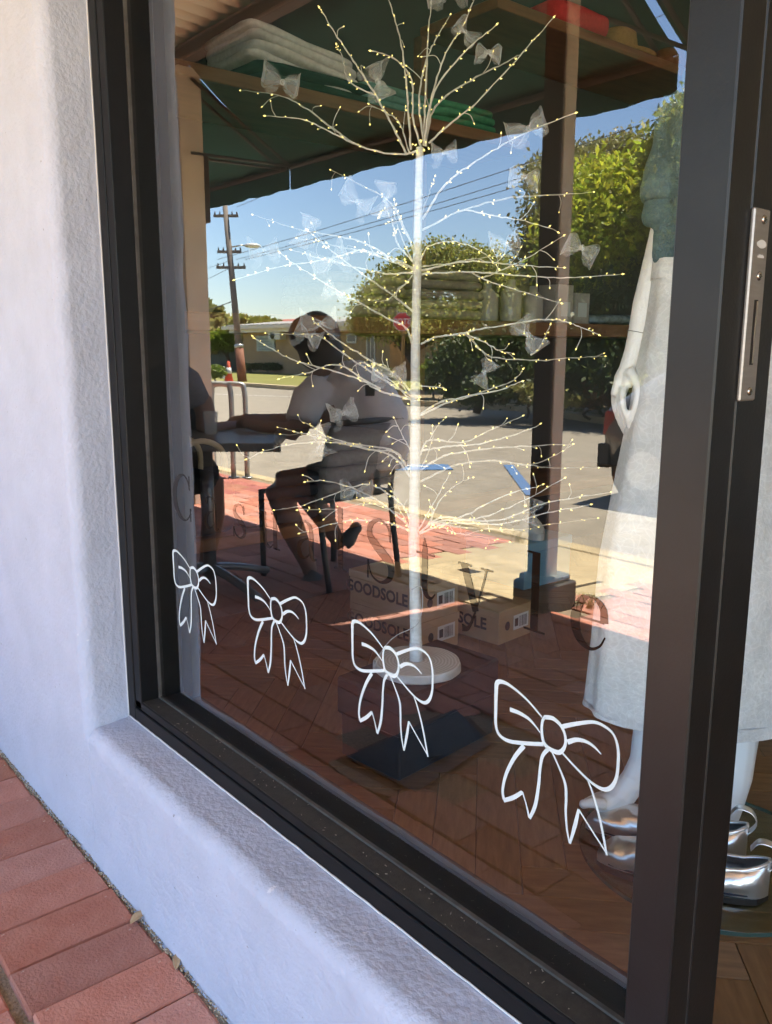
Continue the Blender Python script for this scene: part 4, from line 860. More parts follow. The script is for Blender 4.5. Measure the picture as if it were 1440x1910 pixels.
rr_ = nn.nodes.new('ShaderNodeMapRange'); rr_.inputs['From Max'].default_value = 0.10; rr_.inputs['To Min'].default_value = 1.13; rr_.inputs['To Max'].default_value = 1.0; nn.links.new(vo.outputs['Distance'], rr_.inputs[0])
hs = nn.nodes.new('ShaderNodeHueSaturation'); nn.links.new(pz.inputs['Base Color'].links[0].from_socket, hs.inputs['Color']); nn.links.new(rr_.outputs[0], hs.inputs['Value']); nn.links.new(hs.outputs[0], pz.inputs['Base Color'])
wp, hp = mp_(1334, 500), mp_(1334, 1335); axd = Vector((math.cos(YAW), math.sin(YAW), 0)); dpd = Vector((-math.sin(YAW), math.cos(YAW), 0))
prof = [(1.20, 115), (1.10, 123), (1.0, 137), (0.936, 143), (0.82, 160), (0.644, 183), (0.45, 190), (0.33, 195)]
def skirt(u, v, z0=1.205, z1=0.335, grow=0.0):
    z = z0 + (z1 - z0) * v; a = u * 2 * math.pi
    for i in range(len(prof) - 1):
        if prof[i][0] >= z >= prof[i + 1][0] or i == len(prof) - 2: t = min(1, max(0, (prof[i][0] - z) / (prof[i][0] - prof[i + 1][0]))); wpx = prof[i][1] * (1 - t) + prof[i + 1][1] * t; break
    if z > 1.2: wpx = 115
    D = (MC - EYE); D.z = 0; sc = D.length / FPX * 1.0
    rw = wpx * sc + grow; rd = rw * 0.62; q = (1 + 0.022 * math.sin(7 * a + 3 * z) * v + 0.012 * math.sin(13 * a))
    p = MC + axd * (rw * q * math.cos(a)) + dpd * (rd * q * math.sin(a)); p.z = z + 0.008 * v * math.sin(2 * a + 1) + 0.003 * noise.noise(Vector((math.cos(a), math.sin(a), z)) * 5) ; return p
b = B(); b.grid(96, 70, skirt); sk = b.obj('skirt', M_skirt, man)
md = sk.modifiers.new('t', 'SOLIDIFY'); md.thickness = 0.003
b = B(); b.grid(96, 3, lambda u, v: skirt(u, v, 0.352, 0.333, 0.0022)); b.obj('hem_band', M_skirt, sk)
b = B(); b.grid(96, 3, lambda u, v: skirt(u, v, 1.208, 1.165, 0.003)); b.obj('waistband', M_skirt, sk)
M_jack = mat('teal denim', (0.075, 0.125, 0.145), rough=0.9, var=0.25, scale=30, bump=0.5, bscale=240)
b = B()
sl = [(1300, 195, .0, .060), (1284, 235, .0, .058), (1268, 280, .0, .056), (1258, 325, .0, .054), (1256, 352, 0, .057), (1254, 378, 0, .052), (1252, 400, 0, .050), (1250, 425, 0, .047)]
b.tube([mp_(*q[:3]) for q in sl], [q[3] * (1 + .06 * math.sin(i * 2.3)) for i, q in enumerate(sl)], 14)
b.tube([mp_(1354, 500), mp_(1358, 430), mp_(1364, 340), mp_(1372, 230), mp_(1378, 150), mp_(1382, 110)], [(.112, .095), (.116, .10), (.126, .105), (.14, .10), (.11, .085), (.07, .065)], 16)
b.tube([mp_(1262, 400, -.03), mp_(1244, 440, -.04), mp_(1236, 480, -.04), mp_(1240, 497, -.04)], [.030, .026, .020, .011], 10)
b.tube([mp_(1300, 195, 0), mp_(1375, 140, 0)], [.06, .08], 12)
fuse(b, 'denim_jacket', M_jack, man, 0.0075, 3, disp=lambda co: co + Vector((noise.noise(co * 16) * .007, noise.noise(co * 16 + Vector((4, 4, 4))) * .007, noise.noise(co * 22) * .005)))
cu = B(); cu.tube([mp_(1259, 338, 0), mp_(1257, 350, 0), mp_(1255.5, 366, 0), mp_(1254, 378, 0)], [.0575, .0598, .0592, .054], 18); cu.obj('rolled_cuff', mat('inner denim', (.095, .15, .17), rough=.9, var=.2, scale=40, bump=.4, bscale=200), man)
b = B(); b.tube(catmull([mp_(1236, 492, -.05), mp_(1229, 560, -.06), mp_(1227, 612, -.06)], 6), .0022, 6); b.obj('belt_cord', M_dden, man)
disc = thing('glass_disc', 'round clear glass disc base under the mannequin', 'display base', (-0.765, 0.775, FZ))
M_disc = bpy.data.materials.new('disc glass'); M_disc.use_nodes = True
n_ = M_disc.node_tree; n_.nodes.clear(); o_ = n_.nodes.new('ShaderNodeOutputMaterial'); t_ = n_.nodes.new('ShaderNodeBsdfTransparent'); g_ = n_.nodes.new('ShaderNodeBsdfGlossy'); m_ = n_.nodes.new('ShaderNodeMixShader'); t_.inputs[0].default_value = (.86, .92, .88, 1); g_.inputs[1].default_value = .03; m_.inputs[0].default_value = .05
n_.links.new(t_.outputs[0], m_.inputs[1]); n_.links.new(g_.outputs[0], m_.inputs[2]); n_.links.new(m_.outputs[0], o_.inputs[0])
b = B(); b.lathe((-0.765, 0.775, FZ + .002), [(0.239, 0), (0.243, .002), (0.243, .008), (0.240, .010)], 64); b.obj('disc_plate', M_disc, disc)
b = B(); b.grid(64, 1, lambda u, v: Vector((-0.765 + .2435 * math.cos(u * 6.2832), .775 + .2435 * math.sin(u * 6.2832), FZ + .002 + v * .008))); b.obj('polished_edge', mat('glass edge', (0.05, 0.09, 0.075), rough=.15), disc)
# silver flats
M_silver = mat('silver leather', (0.80, 0.78, 0.75), rough=0.30, metal=0.88, var=0.05, scale=14, bump=0.35, bscale=26)
M_lin = mat('dark shoe lining', (0.012, 0.014, 0.028), rough=0.6)
def flat(T, H, label, nums):
    T = Vector(T); H = Vector(H); ax = (T - H); L = ax.length; ax.normalize(); sd_ = Vector((0, 0, 1)).cross(ax)
    t = thing('silver_flat', label, 'shoe', H, 'silver ballet flats')
    def wid(s): return (math.sqrt(max(.03, 1 - (1 - s / .10) ** 2)) if s < .10 else 1.0) * wid0(s)
    def wid0(s): return 0.012 + 0.036 * (math.sin(math.pi * min(1, max(0, s)) ** 0.85) ** .5) * (0.82 + .30 * s) if 0 < s < 1 else 0.008
    def sec(s, k, inn=0.0):
        a = k * math.pi; w_ = wid(s) - inn
        h = (0.058 - 0.008 * s) * (1 + .30 * max(0, 1 - s / .16) ** 1.5 - .13 * math.sin(math.pi * min(1, max(0, (s - .1) / .5)))) if s < .62 else 0.0545 * math.sqrt(max(0.02, 1 - ((s - .62) / .385) ** 2.2)) + .004
        tuck = 1.0 - 0.16 * max(0, 1 - math.sin(a) * 3.2); return H + ax * (s * L) + sd_ * (w_ * math.cos(a) * tuck * (1.0 + 0.22 * math.sin(2 * min(a, math.pi - a)) ** 2)) + Vector((0, 0, 0.012 + h * max(0, math.sin(a)) ** .8))
    def upper(u, v):
        s = .004 + .992 * u; k = v
        if s < .60:      # open mouth: the two sides only
            edge = .33 * min(1, (.60 - s) / .05 * 1.0) + .5 * (1 - min(1, (.60 - s) / .05))
            k = v * 2 * edge if v <= .5 else 1 - (1 - v) * 2 * edge
        p = sec(s, k); g_ = abs(math.cos(k * math.pi)); rimn = max(0, 1 - abs(min(k, 1 - k) - .36) / .2) if s < .66 else .3; p += sd_ * (.006 * noise.noise(p * 30) + math.copysign(.0016 * rimn * math.sin(s * 70 + 3 * noise.noise(p * 20)), math.cos(k * math.pi))) + Vector((0, 0, .008 * noise.noise(p * 26) * math.sin(k * math.pi))) ; return p
    b = B()
    vs = [[upper(i / 44, j / 22) for j in range(23)] for i in range(45)]
    V = [p for r_ in vs for p in r_]; F = []
    for i in range(44):
        for j in range(22):
            if i / 44 < .585 and j in (11, 10) and j == (10 if False else 11): continue
            if i / 44 < .56 and j == 10: pass
            F.append((i * 23 + j, i * 23 + j + 1, (i + 1) * 23 + j + 1, (i + 1) * 23 + j))
    F2 = [f for f in F if (V[f[0]] - V[f[1]]).length < .03]
    b.add(V, F2, True); up_ = b.obj('shoe_upper', M_silver, t)
    b = B(); b.prism([H + ax * (s * L) + sd_ * (wid(s) - .001) * sg + Vector((0, 0, .001)) for sg, ss in ((1, [i / 16 for i in range(17)]), (-1, [1 - i / 16 for i in range(17)])) for s in ss], (0, 0, .011)); b.obj('sole', M_vinyl, t)
    b = B(); b.prism([H + ax * (s * L) + sd_ * (wid(s) - .004) * sg + Vector((0, 0, .016)) for sg, ss in ((1, [.02 + i / 16 * .9 for i in range(17)]), (-1, [.92 - i / 16 * .9 for i in range(17)])) for s in ss], (0, 0, .003)); b.obj('insole', M_lin, t)
    rim = []
    for sg in (0, 1):
        ss = [i / 20 * .585 + .012 for i in range(21)]; ss = ss if sg == 0 else ss[::-1]
        for s in ss: rim.append(sec(s, .33 if sg == 0 else .67) + Vector((0, 0, .001)))
    rim.insert(21, sec(.615, .5)); b = B(); b.tube(rim + [rim[0]], .0036, 7); b.obj('gathered_rim', M_silver, t)
    b = B(); lp = catmull([H + ax * .004 + Vector((0, 0, .060)), H - ax * .012 + Vector((0, 0, .085)), H - ax * .002 + Vector((0, 0, .108)), H + ax * .022 + Vector((0, 0, .112)), H + ax * .036 + Vector((0, 0, .095))], 5)
    b.tube(lp, [(.011, .0013)] * len(lp), 8); b.obj('heel_loop', M_silver, t)
    if nums:
        Mz = Matrix(((-ax.x, sd_.x * -1, 0, 0), (-ax.y, -sd_.y, 0, 0), (0, 0, 1, 0), (0, 0, 0, 1)))
        put_text('printed_size', '41', 0.012, M_white, Matrix.Translation(H + ax * .085 + sd_ * .0 + Vector((0, 0, .0195))) @ Mz, t)
flat((-0.876, 0.575, FZ + .0125), (-0.607, 0.715, FZ + .0125), 'silver ballet flat nearest the door, in front of its pair', True)
flat((-0.962, 0.655, FZ + .0125), (-0.690, 0.795, FZ + .0125), 'silver ballet flat under the raised bare foot', False)

# ------------------------------------------------------------------ verandah over the pavement (street side is y < 0)
M_cream_p = mat('cream timber paint', (0.74, 0.65, 0.50), rough=0.7, var=0.08, scale=5, bump=0.1, bscale=60)
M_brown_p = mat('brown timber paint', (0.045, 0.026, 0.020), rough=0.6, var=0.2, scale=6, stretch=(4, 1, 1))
M_iron_roof = mat('cream corrugated steel', (0.86, 0.77, 0.60), rough=0.6, var=0.06, scale=3)
M_canvas = mat('green canvas', (0.003, 0.085, 0.068), rough=0.85, var=0.12, scale=4, bump=0.1, bscale=500)
M_rod = mat('dark steel rod', (0.05, 0.045, 0.04), rough=0.5)
ver = thing('verandah', 'cream corrugated verandah roof on a brown timber beam over the pavement', 'verandah', (-2.3, -2.15, 3.0))
b = B()
def roof(u, v):
    x = -13 + u * 19; return Vector((x, -0.134 - v * 2.12, 3.14 - v * 0.135 + 0.034 * max(-.6, min(.6, 1.5 * math.sin(x * 2 * math.pi / 0.13)))))
b.grid(1500, 2, roof, smooth=True); o = b.obj('roof_sheeting', M_iron_roof, ver, recalc=False); md = o.modifiers.new('t', 'SOLIDIFY'); md.thickness = .0012
b = B(); b.box((-13, -2.235, 2.886), (6, -2.150, 2.984), bev=.004); b.obj('front_beam', mat('beam brown', (.085, .05, .036), rough=.55, var=.2, scale=5, stretch=(1, 4, 4)), ver)
M_lit_edge = mat('lit brown edge', (.22, .135, .09), rough=.45, var=.2, scale=6)  # paler brown strips paint in the light caught along the beam's edges
for z_ in (2.8855, 2.966): b = B(); b.box((-13, -2.1495, z_), (6, -2.136, z_ + .018), bev=.004); b.obj('beam_lit_edge', M_lit_edge, ver)
b = B(); b.box((-13, -2.34, 2.975), (6, -2.28, 3.06)); b.obj('gap_shade_strip', M_dark, ver)  # dark strip added as the shade seen in the rib gaps above the beam
def vpost(x0, x1, y0, y1, label, plate):
    t = thing('verandah_post', label, 'post', ((x0 + x1) / 2, (y0 + y1) / 2, pavz(y0)), 'verandah posts along the kerb')
    b = B(); b.box((x0, y1, pavz(y1)), (x1, y0, 2.884), bev=.004); b.obj('post_shaft', M_cream_p, t)
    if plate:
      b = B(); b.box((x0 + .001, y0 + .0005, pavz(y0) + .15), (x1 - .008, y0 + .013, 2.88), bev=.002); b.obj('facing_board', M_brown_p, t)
    return t
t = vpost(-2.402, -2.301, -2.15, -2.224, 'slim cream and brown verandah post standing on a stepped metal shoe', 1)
b = B(); b.box((-2.45, -2.30, -.12), (-2.25, -2.10, .035), bev=.006); b.obj('base_block', mat('dark shoe', (0.05, 0.045, 0.04), rough=.5, var=.2, scale=15), t)
b = B(); b.box((-2.43, -2.28, .0355), (-2.27, -2.115, .065), bev=.006); b.obj('step_moulding', mat('grey shoe', (0.20, 0.20, 0.19), rough=.35, var=.1, scale=15), t)
t = vpost(-5.87, -5.55, -2.15, -2.32, 'broad cream verandah pier nearest the seated pair', 0)
b = B(); b.box((-5.62, -2.365, 1.90), (-5.56, -2.3205, 2.34), bev=.006); b.obj('meter_plate', M_brown_p, t)
aw = []
for i, (xa, xb, lab) in enumerate(((-8.6, -5.572, 'green canvas street awning beyond the broad pier'), (-5.560, -2.372, 'green canvas street awning between the two posts'), (-2.326, 2.4, 'green canvas street awning on the door side of the slim post'))):
    t = thing('canvas_awning', lab, 'awning', ((xa + xb) / 2, -2.6, 2.2), 'green canvas street awnings'); aw.append(t)
    def can(u, v): return Vector((xa + u * (xb - xa), -2.236 - v * 0.80, 2.90 - v * 0.535 - 0.035 * math.sin(math.pi * v) + .006 * math.sin(u * 22)))
    b = B(); b.grid(40, 8, can); o = b.obj('canvas_slope', M_canvas, t); md = o.modifiers.new('t', 'SOLIDIFY'); md.thickness = .002
    def val(u, v): return Vector((xa + u * (xb - xa), -3.038 - .004 * math.sin(u * 60) * v, 2.363 - v * (0.165 + .005 * math.sin(u * 37) + .003 * math.sin(u * 91))))
    b = B(); b.grid(160, 4, val); o = b.obj('valance', M_canvas, t); md = o.modifiers.new('t', 'SOLIDIFY'); md.thickness = .002
    b = B(); b.tube([(xa + .02, -3.012, 2.345), (xb - .02, -3.012, 2.345)], .017, 10); b.obj('front_bar', M_rod, t)
    for xx in (xa + .06, xb - .06):
        b = B(); b.tube([(xx, -2.22, 2.80), (xx, -3.0, 2.34)], .012, 8); b.obj('rafter_rod', M_rod, t)
        b = B(); b.tube([(xx, -2.20, 2.33), (xx, -3.0, 2.345)], .010, 8); b.obj('brace_rod', M_rod, t)

# ------------------------------------------------------------------ table, chairs, two people
M_tt = mat('grey laminate', (0.15, 0.14, 0.125), rough=0.45, var=0.08, scale=10); M_chairm = mat('charcoal metal', (0.03, 0.03, 0.033), rough=0.45); M_alu = mat('dull aluminium', (0.22, 0.22, 0.22), rough=0.4, metal=0.6)
M_sling = mat('grey woven sling', (0.24, 0.24, 0.25), rough=0.8, var=0.15, scale=60, bump=0.4, bscale=300)
TC = Vector((-3.42, 1.12, -.045)); TZ = 0.665
tb = thing('cafe_table', 'small square grey cafe table on a splayed pedestal under the verandah', 'table', mir(TC))
b = B(True); b.box((TC.x - .35, TC.y - .35, TZ - .035), (TC.x + .35, TC.y + .35, TZ), rot=YAW, c=(TC.x, TC.y, 0), bev=.006); b.obj('table_top', M_tt, tb)
b = B(True); b.tube([(TC.x, TC.y, -.0), (TC.x, TC.y, TZ - .036)], .03, 12); b.obj('pedestal', M_alu, tb)
for a in (0.15, 1.72, 3.29, 4.86):
    b = B(True); b.tube(catmull([(TC.x, TC.y, .06), (TC.x + .15 * math.cos(a), TC.y + .15 * math.sin(a), .03), (TC.x + .34 * math.cos(a), TC.y + .34 * math.sin(a), -.025)], 4), [(.022, .018)] * 9, 8); b.obj('foot', M_alu, tb)
def chair(c, ang, label):
    """c: seat centre on the ground as seen in the window; the sitter faces ang"""
    t = thing('cafe_chair', label, 'chair', mir(c), 'charcoal cafe chairs'); c = Vector(c); M2 = Matrix.Rotation(ang, 3, 'Z'); tr = lambda x, y, z: M2 @ Vector((x, y, z)) + c
    b = B(True); b.grid(10, 10, lambda u, v: tr(-.22 + u * .44, -.22 + v * .44, .44 - .015 * math.sin(math.pi * v))); o = b.obj('seat', M_sling, t); o.modifiers.new('t', 'SOLIDIFY').thickness = .008
    b = B(True); b.grid(10, 10, lambda u, v: tr(-.22 - .06 * v - .02 * math.sin(math.pi * u), -.22 + u * .44, .47 + v * .30)); o = b.obj('backrest', M_sling, t); o.modifiers.new('t', 'SOLIDIFY').thickness = .008
    for sg in (-1, 1):
        b = B(True); b.tube([tr(.20, .235 * sg, 0), tr(.205, .235 * sg, .44)], .014, 8); b.obj('leg', M_chairm, t)
        b = B(True); b.tube(catmull([tr(-.27, .235 * sg, 0), tr(-.21, .235 * sg, .42), tr(-.25, .235 * sg, .62), tr(-.285, .225 * sg, .785)], 5), .014, 8); b.obj('leg', M_chairm, t)
    b = B(True); b.tube([tr(-.285, -.225, .785), tr(-.287, .225, .785)], .014, 8); b.tube([tr(.205, -.235, .43), tr(.205, .235, .43)], .012, 8); b.tube([tr(-.21, -.235, .43), tr(-.21, .235, .43)], .012, 8); b.obj('cross_rails', M_chairm, t)
    return t
PC = Vector((-3.26, 1.74, -.068))
chair((-3.31, 1.70, -.066), R(187), 'charcoal cafe chair that carries the person in the grey shirt')
chair((-4.35, 0.95, -.04), R(10), 'charcoal cafe chair at the far side of the table')
chair((-3.9, 0.28, -.01), R(60), 'charcoal cafe chair under the person in the patterned top')
pp = facing((-3.3, 1.75)); pv = lambda x, y, d=0.0: pp(x, y, d)
M_skin = mat('warm skin', (0.30, 0.155, 0.105), rough=0.55, var=0.04, scale=8); M_shirt = mat('pale grey shirt', (0.86, 0.86, 0.87), rough=0.95, var=0.10, scale=12, bump=0.2, bscale=200); M_hair = mat('dark brown hair', (0.018, 0.009, 0.007), rough=0.55, var=0.3, scale=40, stretch=(3, 3, .6), bump=0.4, bscale=90)
M_short = mat('charcoal shorts', (0.018, 0.019, 0.024), rough=0.95, var=.2, scale=20); M_shoe = mat('grey trainer', (0.09, 0.095, 0.10), rough=.7)
per = thing('person', 'person in a pale grey T-shirt with dark bobbed hair leaning on the table', 'person', mir(PC))
b = B(True)
b.tube([pv(606, 702, .0), pv(598, 680, 0), pv(592, 660, 0)], [.062, .055, .06], 12); b.ball(pv(590, 640, .0), (.082, .095, .118), 14, 10); b.ball(pv(566, 655, -.01), (.03, .03, .045), 8, 6)
b.tube([pv(690, 880, 0), pv(680, 820, 0), pv(655, 750, 0), pv(625, 715, 0)], [(.17, .14), (.18, .15), (.19, .15), (.12, .10)], 14)
# near arm: shoulder, elbow on the table, hand
b.tube([pv(575, 735, -.10), pv(565, 775, -.16), pv(556, 806, -.18)], [.062, .055, .046], 10); b.tube([pv(556, 806, -.18), pv(510, 800, -.16), pv(468, 792, -.12)], [.045, .038, .027], 10)
b.tube([pv(470, 793, -.12), pv(455, 791, -.11)], [(.036, .018), (.036, .016)], 8)
for k in range(4): b.tube(catmull([pv(457, 786 + k * 4, -.11 + k * .012), pv(446, 783 + k * 4, -.10 + k * .012), pv(437, 788 + k * 4, -.10 + k * .012)], 3), .0088, 6)
b.tube([pv(464, 784, -.12), pv(452, 776, -.12), pv(444, 776, -.12)], [.011, .010, .0085], 6)
b.tube([pv(600, 740, .22), pv(560, 785, .26), pv(500, 785, .22), pv(455, 780, .12)], [.06, .048, .038, .026], 10); b.tube([pv(456, 780, .12), pv(438, 780, .08)], [(.034, .017), (.03, .014)], 8)
for k in range(4): b.tube([pv(440, 776 + k * 4, .08), pv(430, 777 + k * 4, .06), pv(424, 782 + k * 4, .05)], [.0088, .0085, .0075], 6)
# thighs, calves
b.tube([pv(690, 885, -.08), pv(600, 900, -.12), pv(515, 905, -.15)], [.105, .09, .066], 12); b.tube([pv(515, 905, -.15), pv(545, 985, -.12), pv(574, 1050, -.08), pv(580, 1072, -.08)], [.062, .062, .042, .037], 12)
b.tube([pv(680, 890, .16), pv(600, 905, .16), pv(560, 915, .15)], [.10, .085, .064], 12); b.tube([pv(565, 915, .15), pv(600, 960, .16), pv(628, 1005, .18), pv(636, 1022, .18)], [.06, .058, .040, .036], 12)
fuse(b, 'body', M_skin, per, 0.013, 5)
b = B(True); b.tube([pv(700, 872, .0), pv(700, 835, .0), pv(690, 790, 0), pv(668, 745, 0), pv(640, 712, 0), pv(615, 700, 0)], [(.165, .15), (.18, .165), (.20, .175), (.205, .17), (.15, .125), (.075, .07)], 16)
b.tube([pv(600, 725, -.06), pv(575, 748, -.13), pv(562, 790, -.175)], [.088, .085, .078], 12); b.tube([pv(620, 722, .14), pv(590, 755, .22), pv(570, 778, .255)], [.085, .08, .072], 12)
fuse(b, 'grey_shirt', M_shirt, per, 0.013, 4, disp=lambda co: co + Vector((noise.noise(co * 9) * .012, noise.noise(co * 9 + Vector((7, 1, 2))) * .012, noise.noise(co * 13) * .008)))
b = B(True); b.box((0, 0, 0), (.001, .001, .001)); b.v = []; b.f = []; b.sm = []
q0 = pv(690, 727, -.20); b.box((q0.x - .022, q0.y - .004, q0.z - .028), (q0.x + .022, q0.y + .004, q0.z + .028), rot=YAW, bev=.002); b.obj('back_label', M_vinyl, per)
b = B(True); b.ball(pv(592, 632, .01), (.108, .115, .128), 16, 12); b.ball(pv(600, 662, .015), (.105, .11, .09), 14, 10); b.ball(pv(576, 625, 0), (.09, .10, .095), 12, 9)
fuse(b, 'hair', M_hair, per, 0.010, 4, disp=lambda co: co + Vector((noise.noise(co * 30) * .005, noise.noise(co * 34) * .005, noise.noise(co * 12) * .006)))
b = B(True); b.tube([pv(705, 880, .0), pv(640, 890, .0)], [(.17, .115), (.18, .10)], 14); b.tube([pv(660, 885, -.09), pv(605, 900, -.12), pv(575, 905, -.13)], [.118, .105, .097], 12); b.tube([pv(660, 890, .14), pv(600, 905, .15)], [.115, .10], 12); fuse(b, 'shorts', M_short, per, 0.014, 3)
for (pts, nm) in ((([(588, 1066, -.08), (578, 1088, -.10), (556, 1098, -.14)]), 'shoe'), (([(640, 1012, .18), (652, 1003, .18), (664, 985, .18)]), 'shoe')):
    b = B(True); b.tube([pv(*p) for p in pts], [(.045, .05), (.05, .042), (.036, .026)], 10); b.ball(pv(*pts[2]), .034, 8, 6); fuse(b, nm, M_shoe, per, 0.010, 2)
p2 = thing('person', 'half hidden person in a patterned navy top and dark shorts at the table', 'person', mir((-3.95, .35, -.02)))
p2v = facing((-3.75, .5)); M_pat = mat('patterned cloth', (0.10, 0.11, 0.14), rough=.95, col2=(0.22, 0.22, 0.25), scale=190, detail=1)
b = B(True); b.tube([p2v(374, 740), p2v(384, 775), p2v(380, 806)], [.052, .048, .040], 10); b.tube([p2v(380, 806), p2v(420, 798, .1), p2v(455, 792, .2)], [.04, .034, .025], 10); b.tube([p2v(455, 792, .2), p2v(466, 792, .22)], [(.034, .016), (.03, .014)], 8)
for k in range(4): b.tube([p2v(464, 787 + k * 4, .22), p2v(474, 788 + k * 4, .23), p2v(480, 792 + k * 4, .24)], [.009, .0085, .0075], 6)
b.tube([p2v(262, 600), p2v(262, 640)], [.055, .06], 10); b.ball(p2v(262, 560), (.085, .095, .12), 12, 9); b.tube([p2v(262, 690), p2v(266, 860)], [(.18, .14), (.18, .14)], 12)
b.tube([p2v(330, 880, .0), p2v(394, 890, .12)], [.095, .062], 10); b.tube([p2v(394, 890, .12), p2v(398, 960, .10), p2v(384, 1060, .06)], [.062, .058, .036], 10); b.tube([p2v(384, 1060, .06), p2v(400, 1078, .05)], [.036, .03], 8)
fuse(b, 'body', M_skin, p2, 0.014, 4)
b = B(True); b.tube([p2v(264, 650), p2v(264, 700), p2v(270, 870)], [(.12, .10), (.20, .16), (.20, .16)], 14); b.tube([p2v(300, 690), p2v(352, 715), p2v(372, 755)], [.085, .070, .060], 10); fuse(b, 'patterned_top', M_pat, p2, 0.014, 3)
b = B(True); b.ball(p2v(264, 552), (.10, .11, .13), 12, 9); fuse(b, 'hair', M_hair, p2, 0.014, 3)
b = B(True); b.tube([p2v(316, 870), p2v(352, 880, .03), p2v(386, 888, .10)], [.15, .12, .085], 12); fuse(b, 'shorts', M_short, p2, 0.014, 3)
# things on the table
M_blue_c = mat('navy mug', (0.02, 0.035, 0.10), rough=.3); M_gl = bpy.data.materials.new('tumbler glass'); M_gl.use_nodes = True; M_gl.node_tree.nodes['Principled BSDF'].inputs['Alpha'].default_value = .35; M_gl.node_tree.nodes['Principled BSDF'].inputs['Roughness'].default_value = .05
def on_table(name, label, cat, x, y, prof, m, handle=None):
    t = thing(name, label, cat, mir((x, y, TZ + .001))); b = B(True); b.lathe((x, y, TZ + .001), prof, 16); b.obj(name + '_body', m, t)
    if handle:
        b = B(True); b.tube(catmull([(x + .036, y, TZ + .07), (x + .062, y, TZ + .06), (x + .06, y, TZ + .03), (x + .036, y, TZ + .02)], 4), .005, 6); b.obj('handle', m, t)
on_table('drinking_glass', 'clear tumbler on the cafe table near the clasped hands', 'glass', -3.42, 1.15, [(.028, 0), (.034, .10), (.032, .10), (.026, .006)], M_gl)
on_table('coffee_mug', 'navy mug on the cafe table beside the tumbler', 'mug', -3.60, 1.06, [(.036, 0), (.038, .085), (.034, .085), (.032, .008)], M_blue_c, 1)
t = thing('table_bag', 'dark blue bag sitting at the back of the cafe table', 'bag', mir((-3.66, 1.16, TZ))); b = B(True); b.ball((-3.66, 1.18, TZ + .075), (.11, .07, .075), 14, 10); fuse(b, 'bag_body', M_blue_c, t, .01, 2, disp=lambda co: co + Vector((0, 0, noise.noise(co * 18) * .015))); b = B(True); b.tube(catmull([(-3.72, 1.18, TZ + .12), (-3.68, 1.18, TZ + .20), (-3.62, 1.18, TZ + .19), (-3.60, 1.18, TZ + .12)], 5), .008, 6); b.obj('bag_handle', M_blue_c, t)
t = thing('menu_card', 'cream printed menu card clipped to the edge of the cafe table', 'menu', mir(onz(503, 820, .6)))
m0 = onz(485, 806, TZ + .004); m1 = onz(524, 808, TZ + .004); dn = Vector((0, 0, -.085)); b = B(True); n_c = Vector((math.sin(YAW), -math.cos(YAW), 0)) * .004
b.prism([m0 + n_c * 3, m1 + n_c * 3, m1 + n_c * 3 + dn, m0 + n_c * 3 + dn], n_c); b.obj('card', mat('cream card', (.55, .50, .34), rough=.8, var=.06, scale=20), t)
b = B(True)
for k in range(5): a = m0.lerp(m1, .12) + n_c * 4.2 + Vector((0, 0, -.014 - k * .014)); c = m0.lerp(m1, .5 + .08 * (k % 3)) + n_c * 4.2 + Vector((0, 0, -.014 - k * .014)); b.prism([a, c, c + Vector((0, 0, -.005)), a + Vector((0, 0, -.005))], n_c * .2)
prep(b.obj('card_print', M_ink, t), kind='stuff')

# ------------------------------------------------------------------ the street behind the camera
M_galv = mat('galvanised steel', (0.42, 0.42, 0.40), rough=0.4, metal=0.7, var=.08, scale=20)
for i, (px_, lab) in enumerate(((425, 'steel bicycle hoop nearer the cafe table by the kerb'), (399, 'steel bicycle hoop partly behind the broad pier by the kerb'))):
    t = thing('bike_hoop', lab, 'bicycle rack', mir(onz(px_, 717, .72)), 'steel bicycle hoops'); c = onz(px_, 717, .72); d = Vector((.62, .78, 0)) * .15
    b = B(True); g = pavz(-c.y); b.tube(catmull([c - d + Vector((0, 0, g - c.z)), c - d + Vector((0, 0, -.25)), c - d * .95 + Vector((0, 0, -.05)), c - d * .7, c + d * .7, c + d * .95 + Vector((0, 0, -.05)), c + d + Vector((0, 0, -.25)), c + d + Vector((0, 0, g - c.z))], 5), .024, 10); b.obj('hoop_tube', M_galv, t)
    b = B(True)
    for s_ in (-1, 1): b.lathe(c + d * s_ + Vector((0, 0, g - c.z)), [(.05, 0), (.05, .008)], 12)
    b.obj('base_flange', M_galv, t)
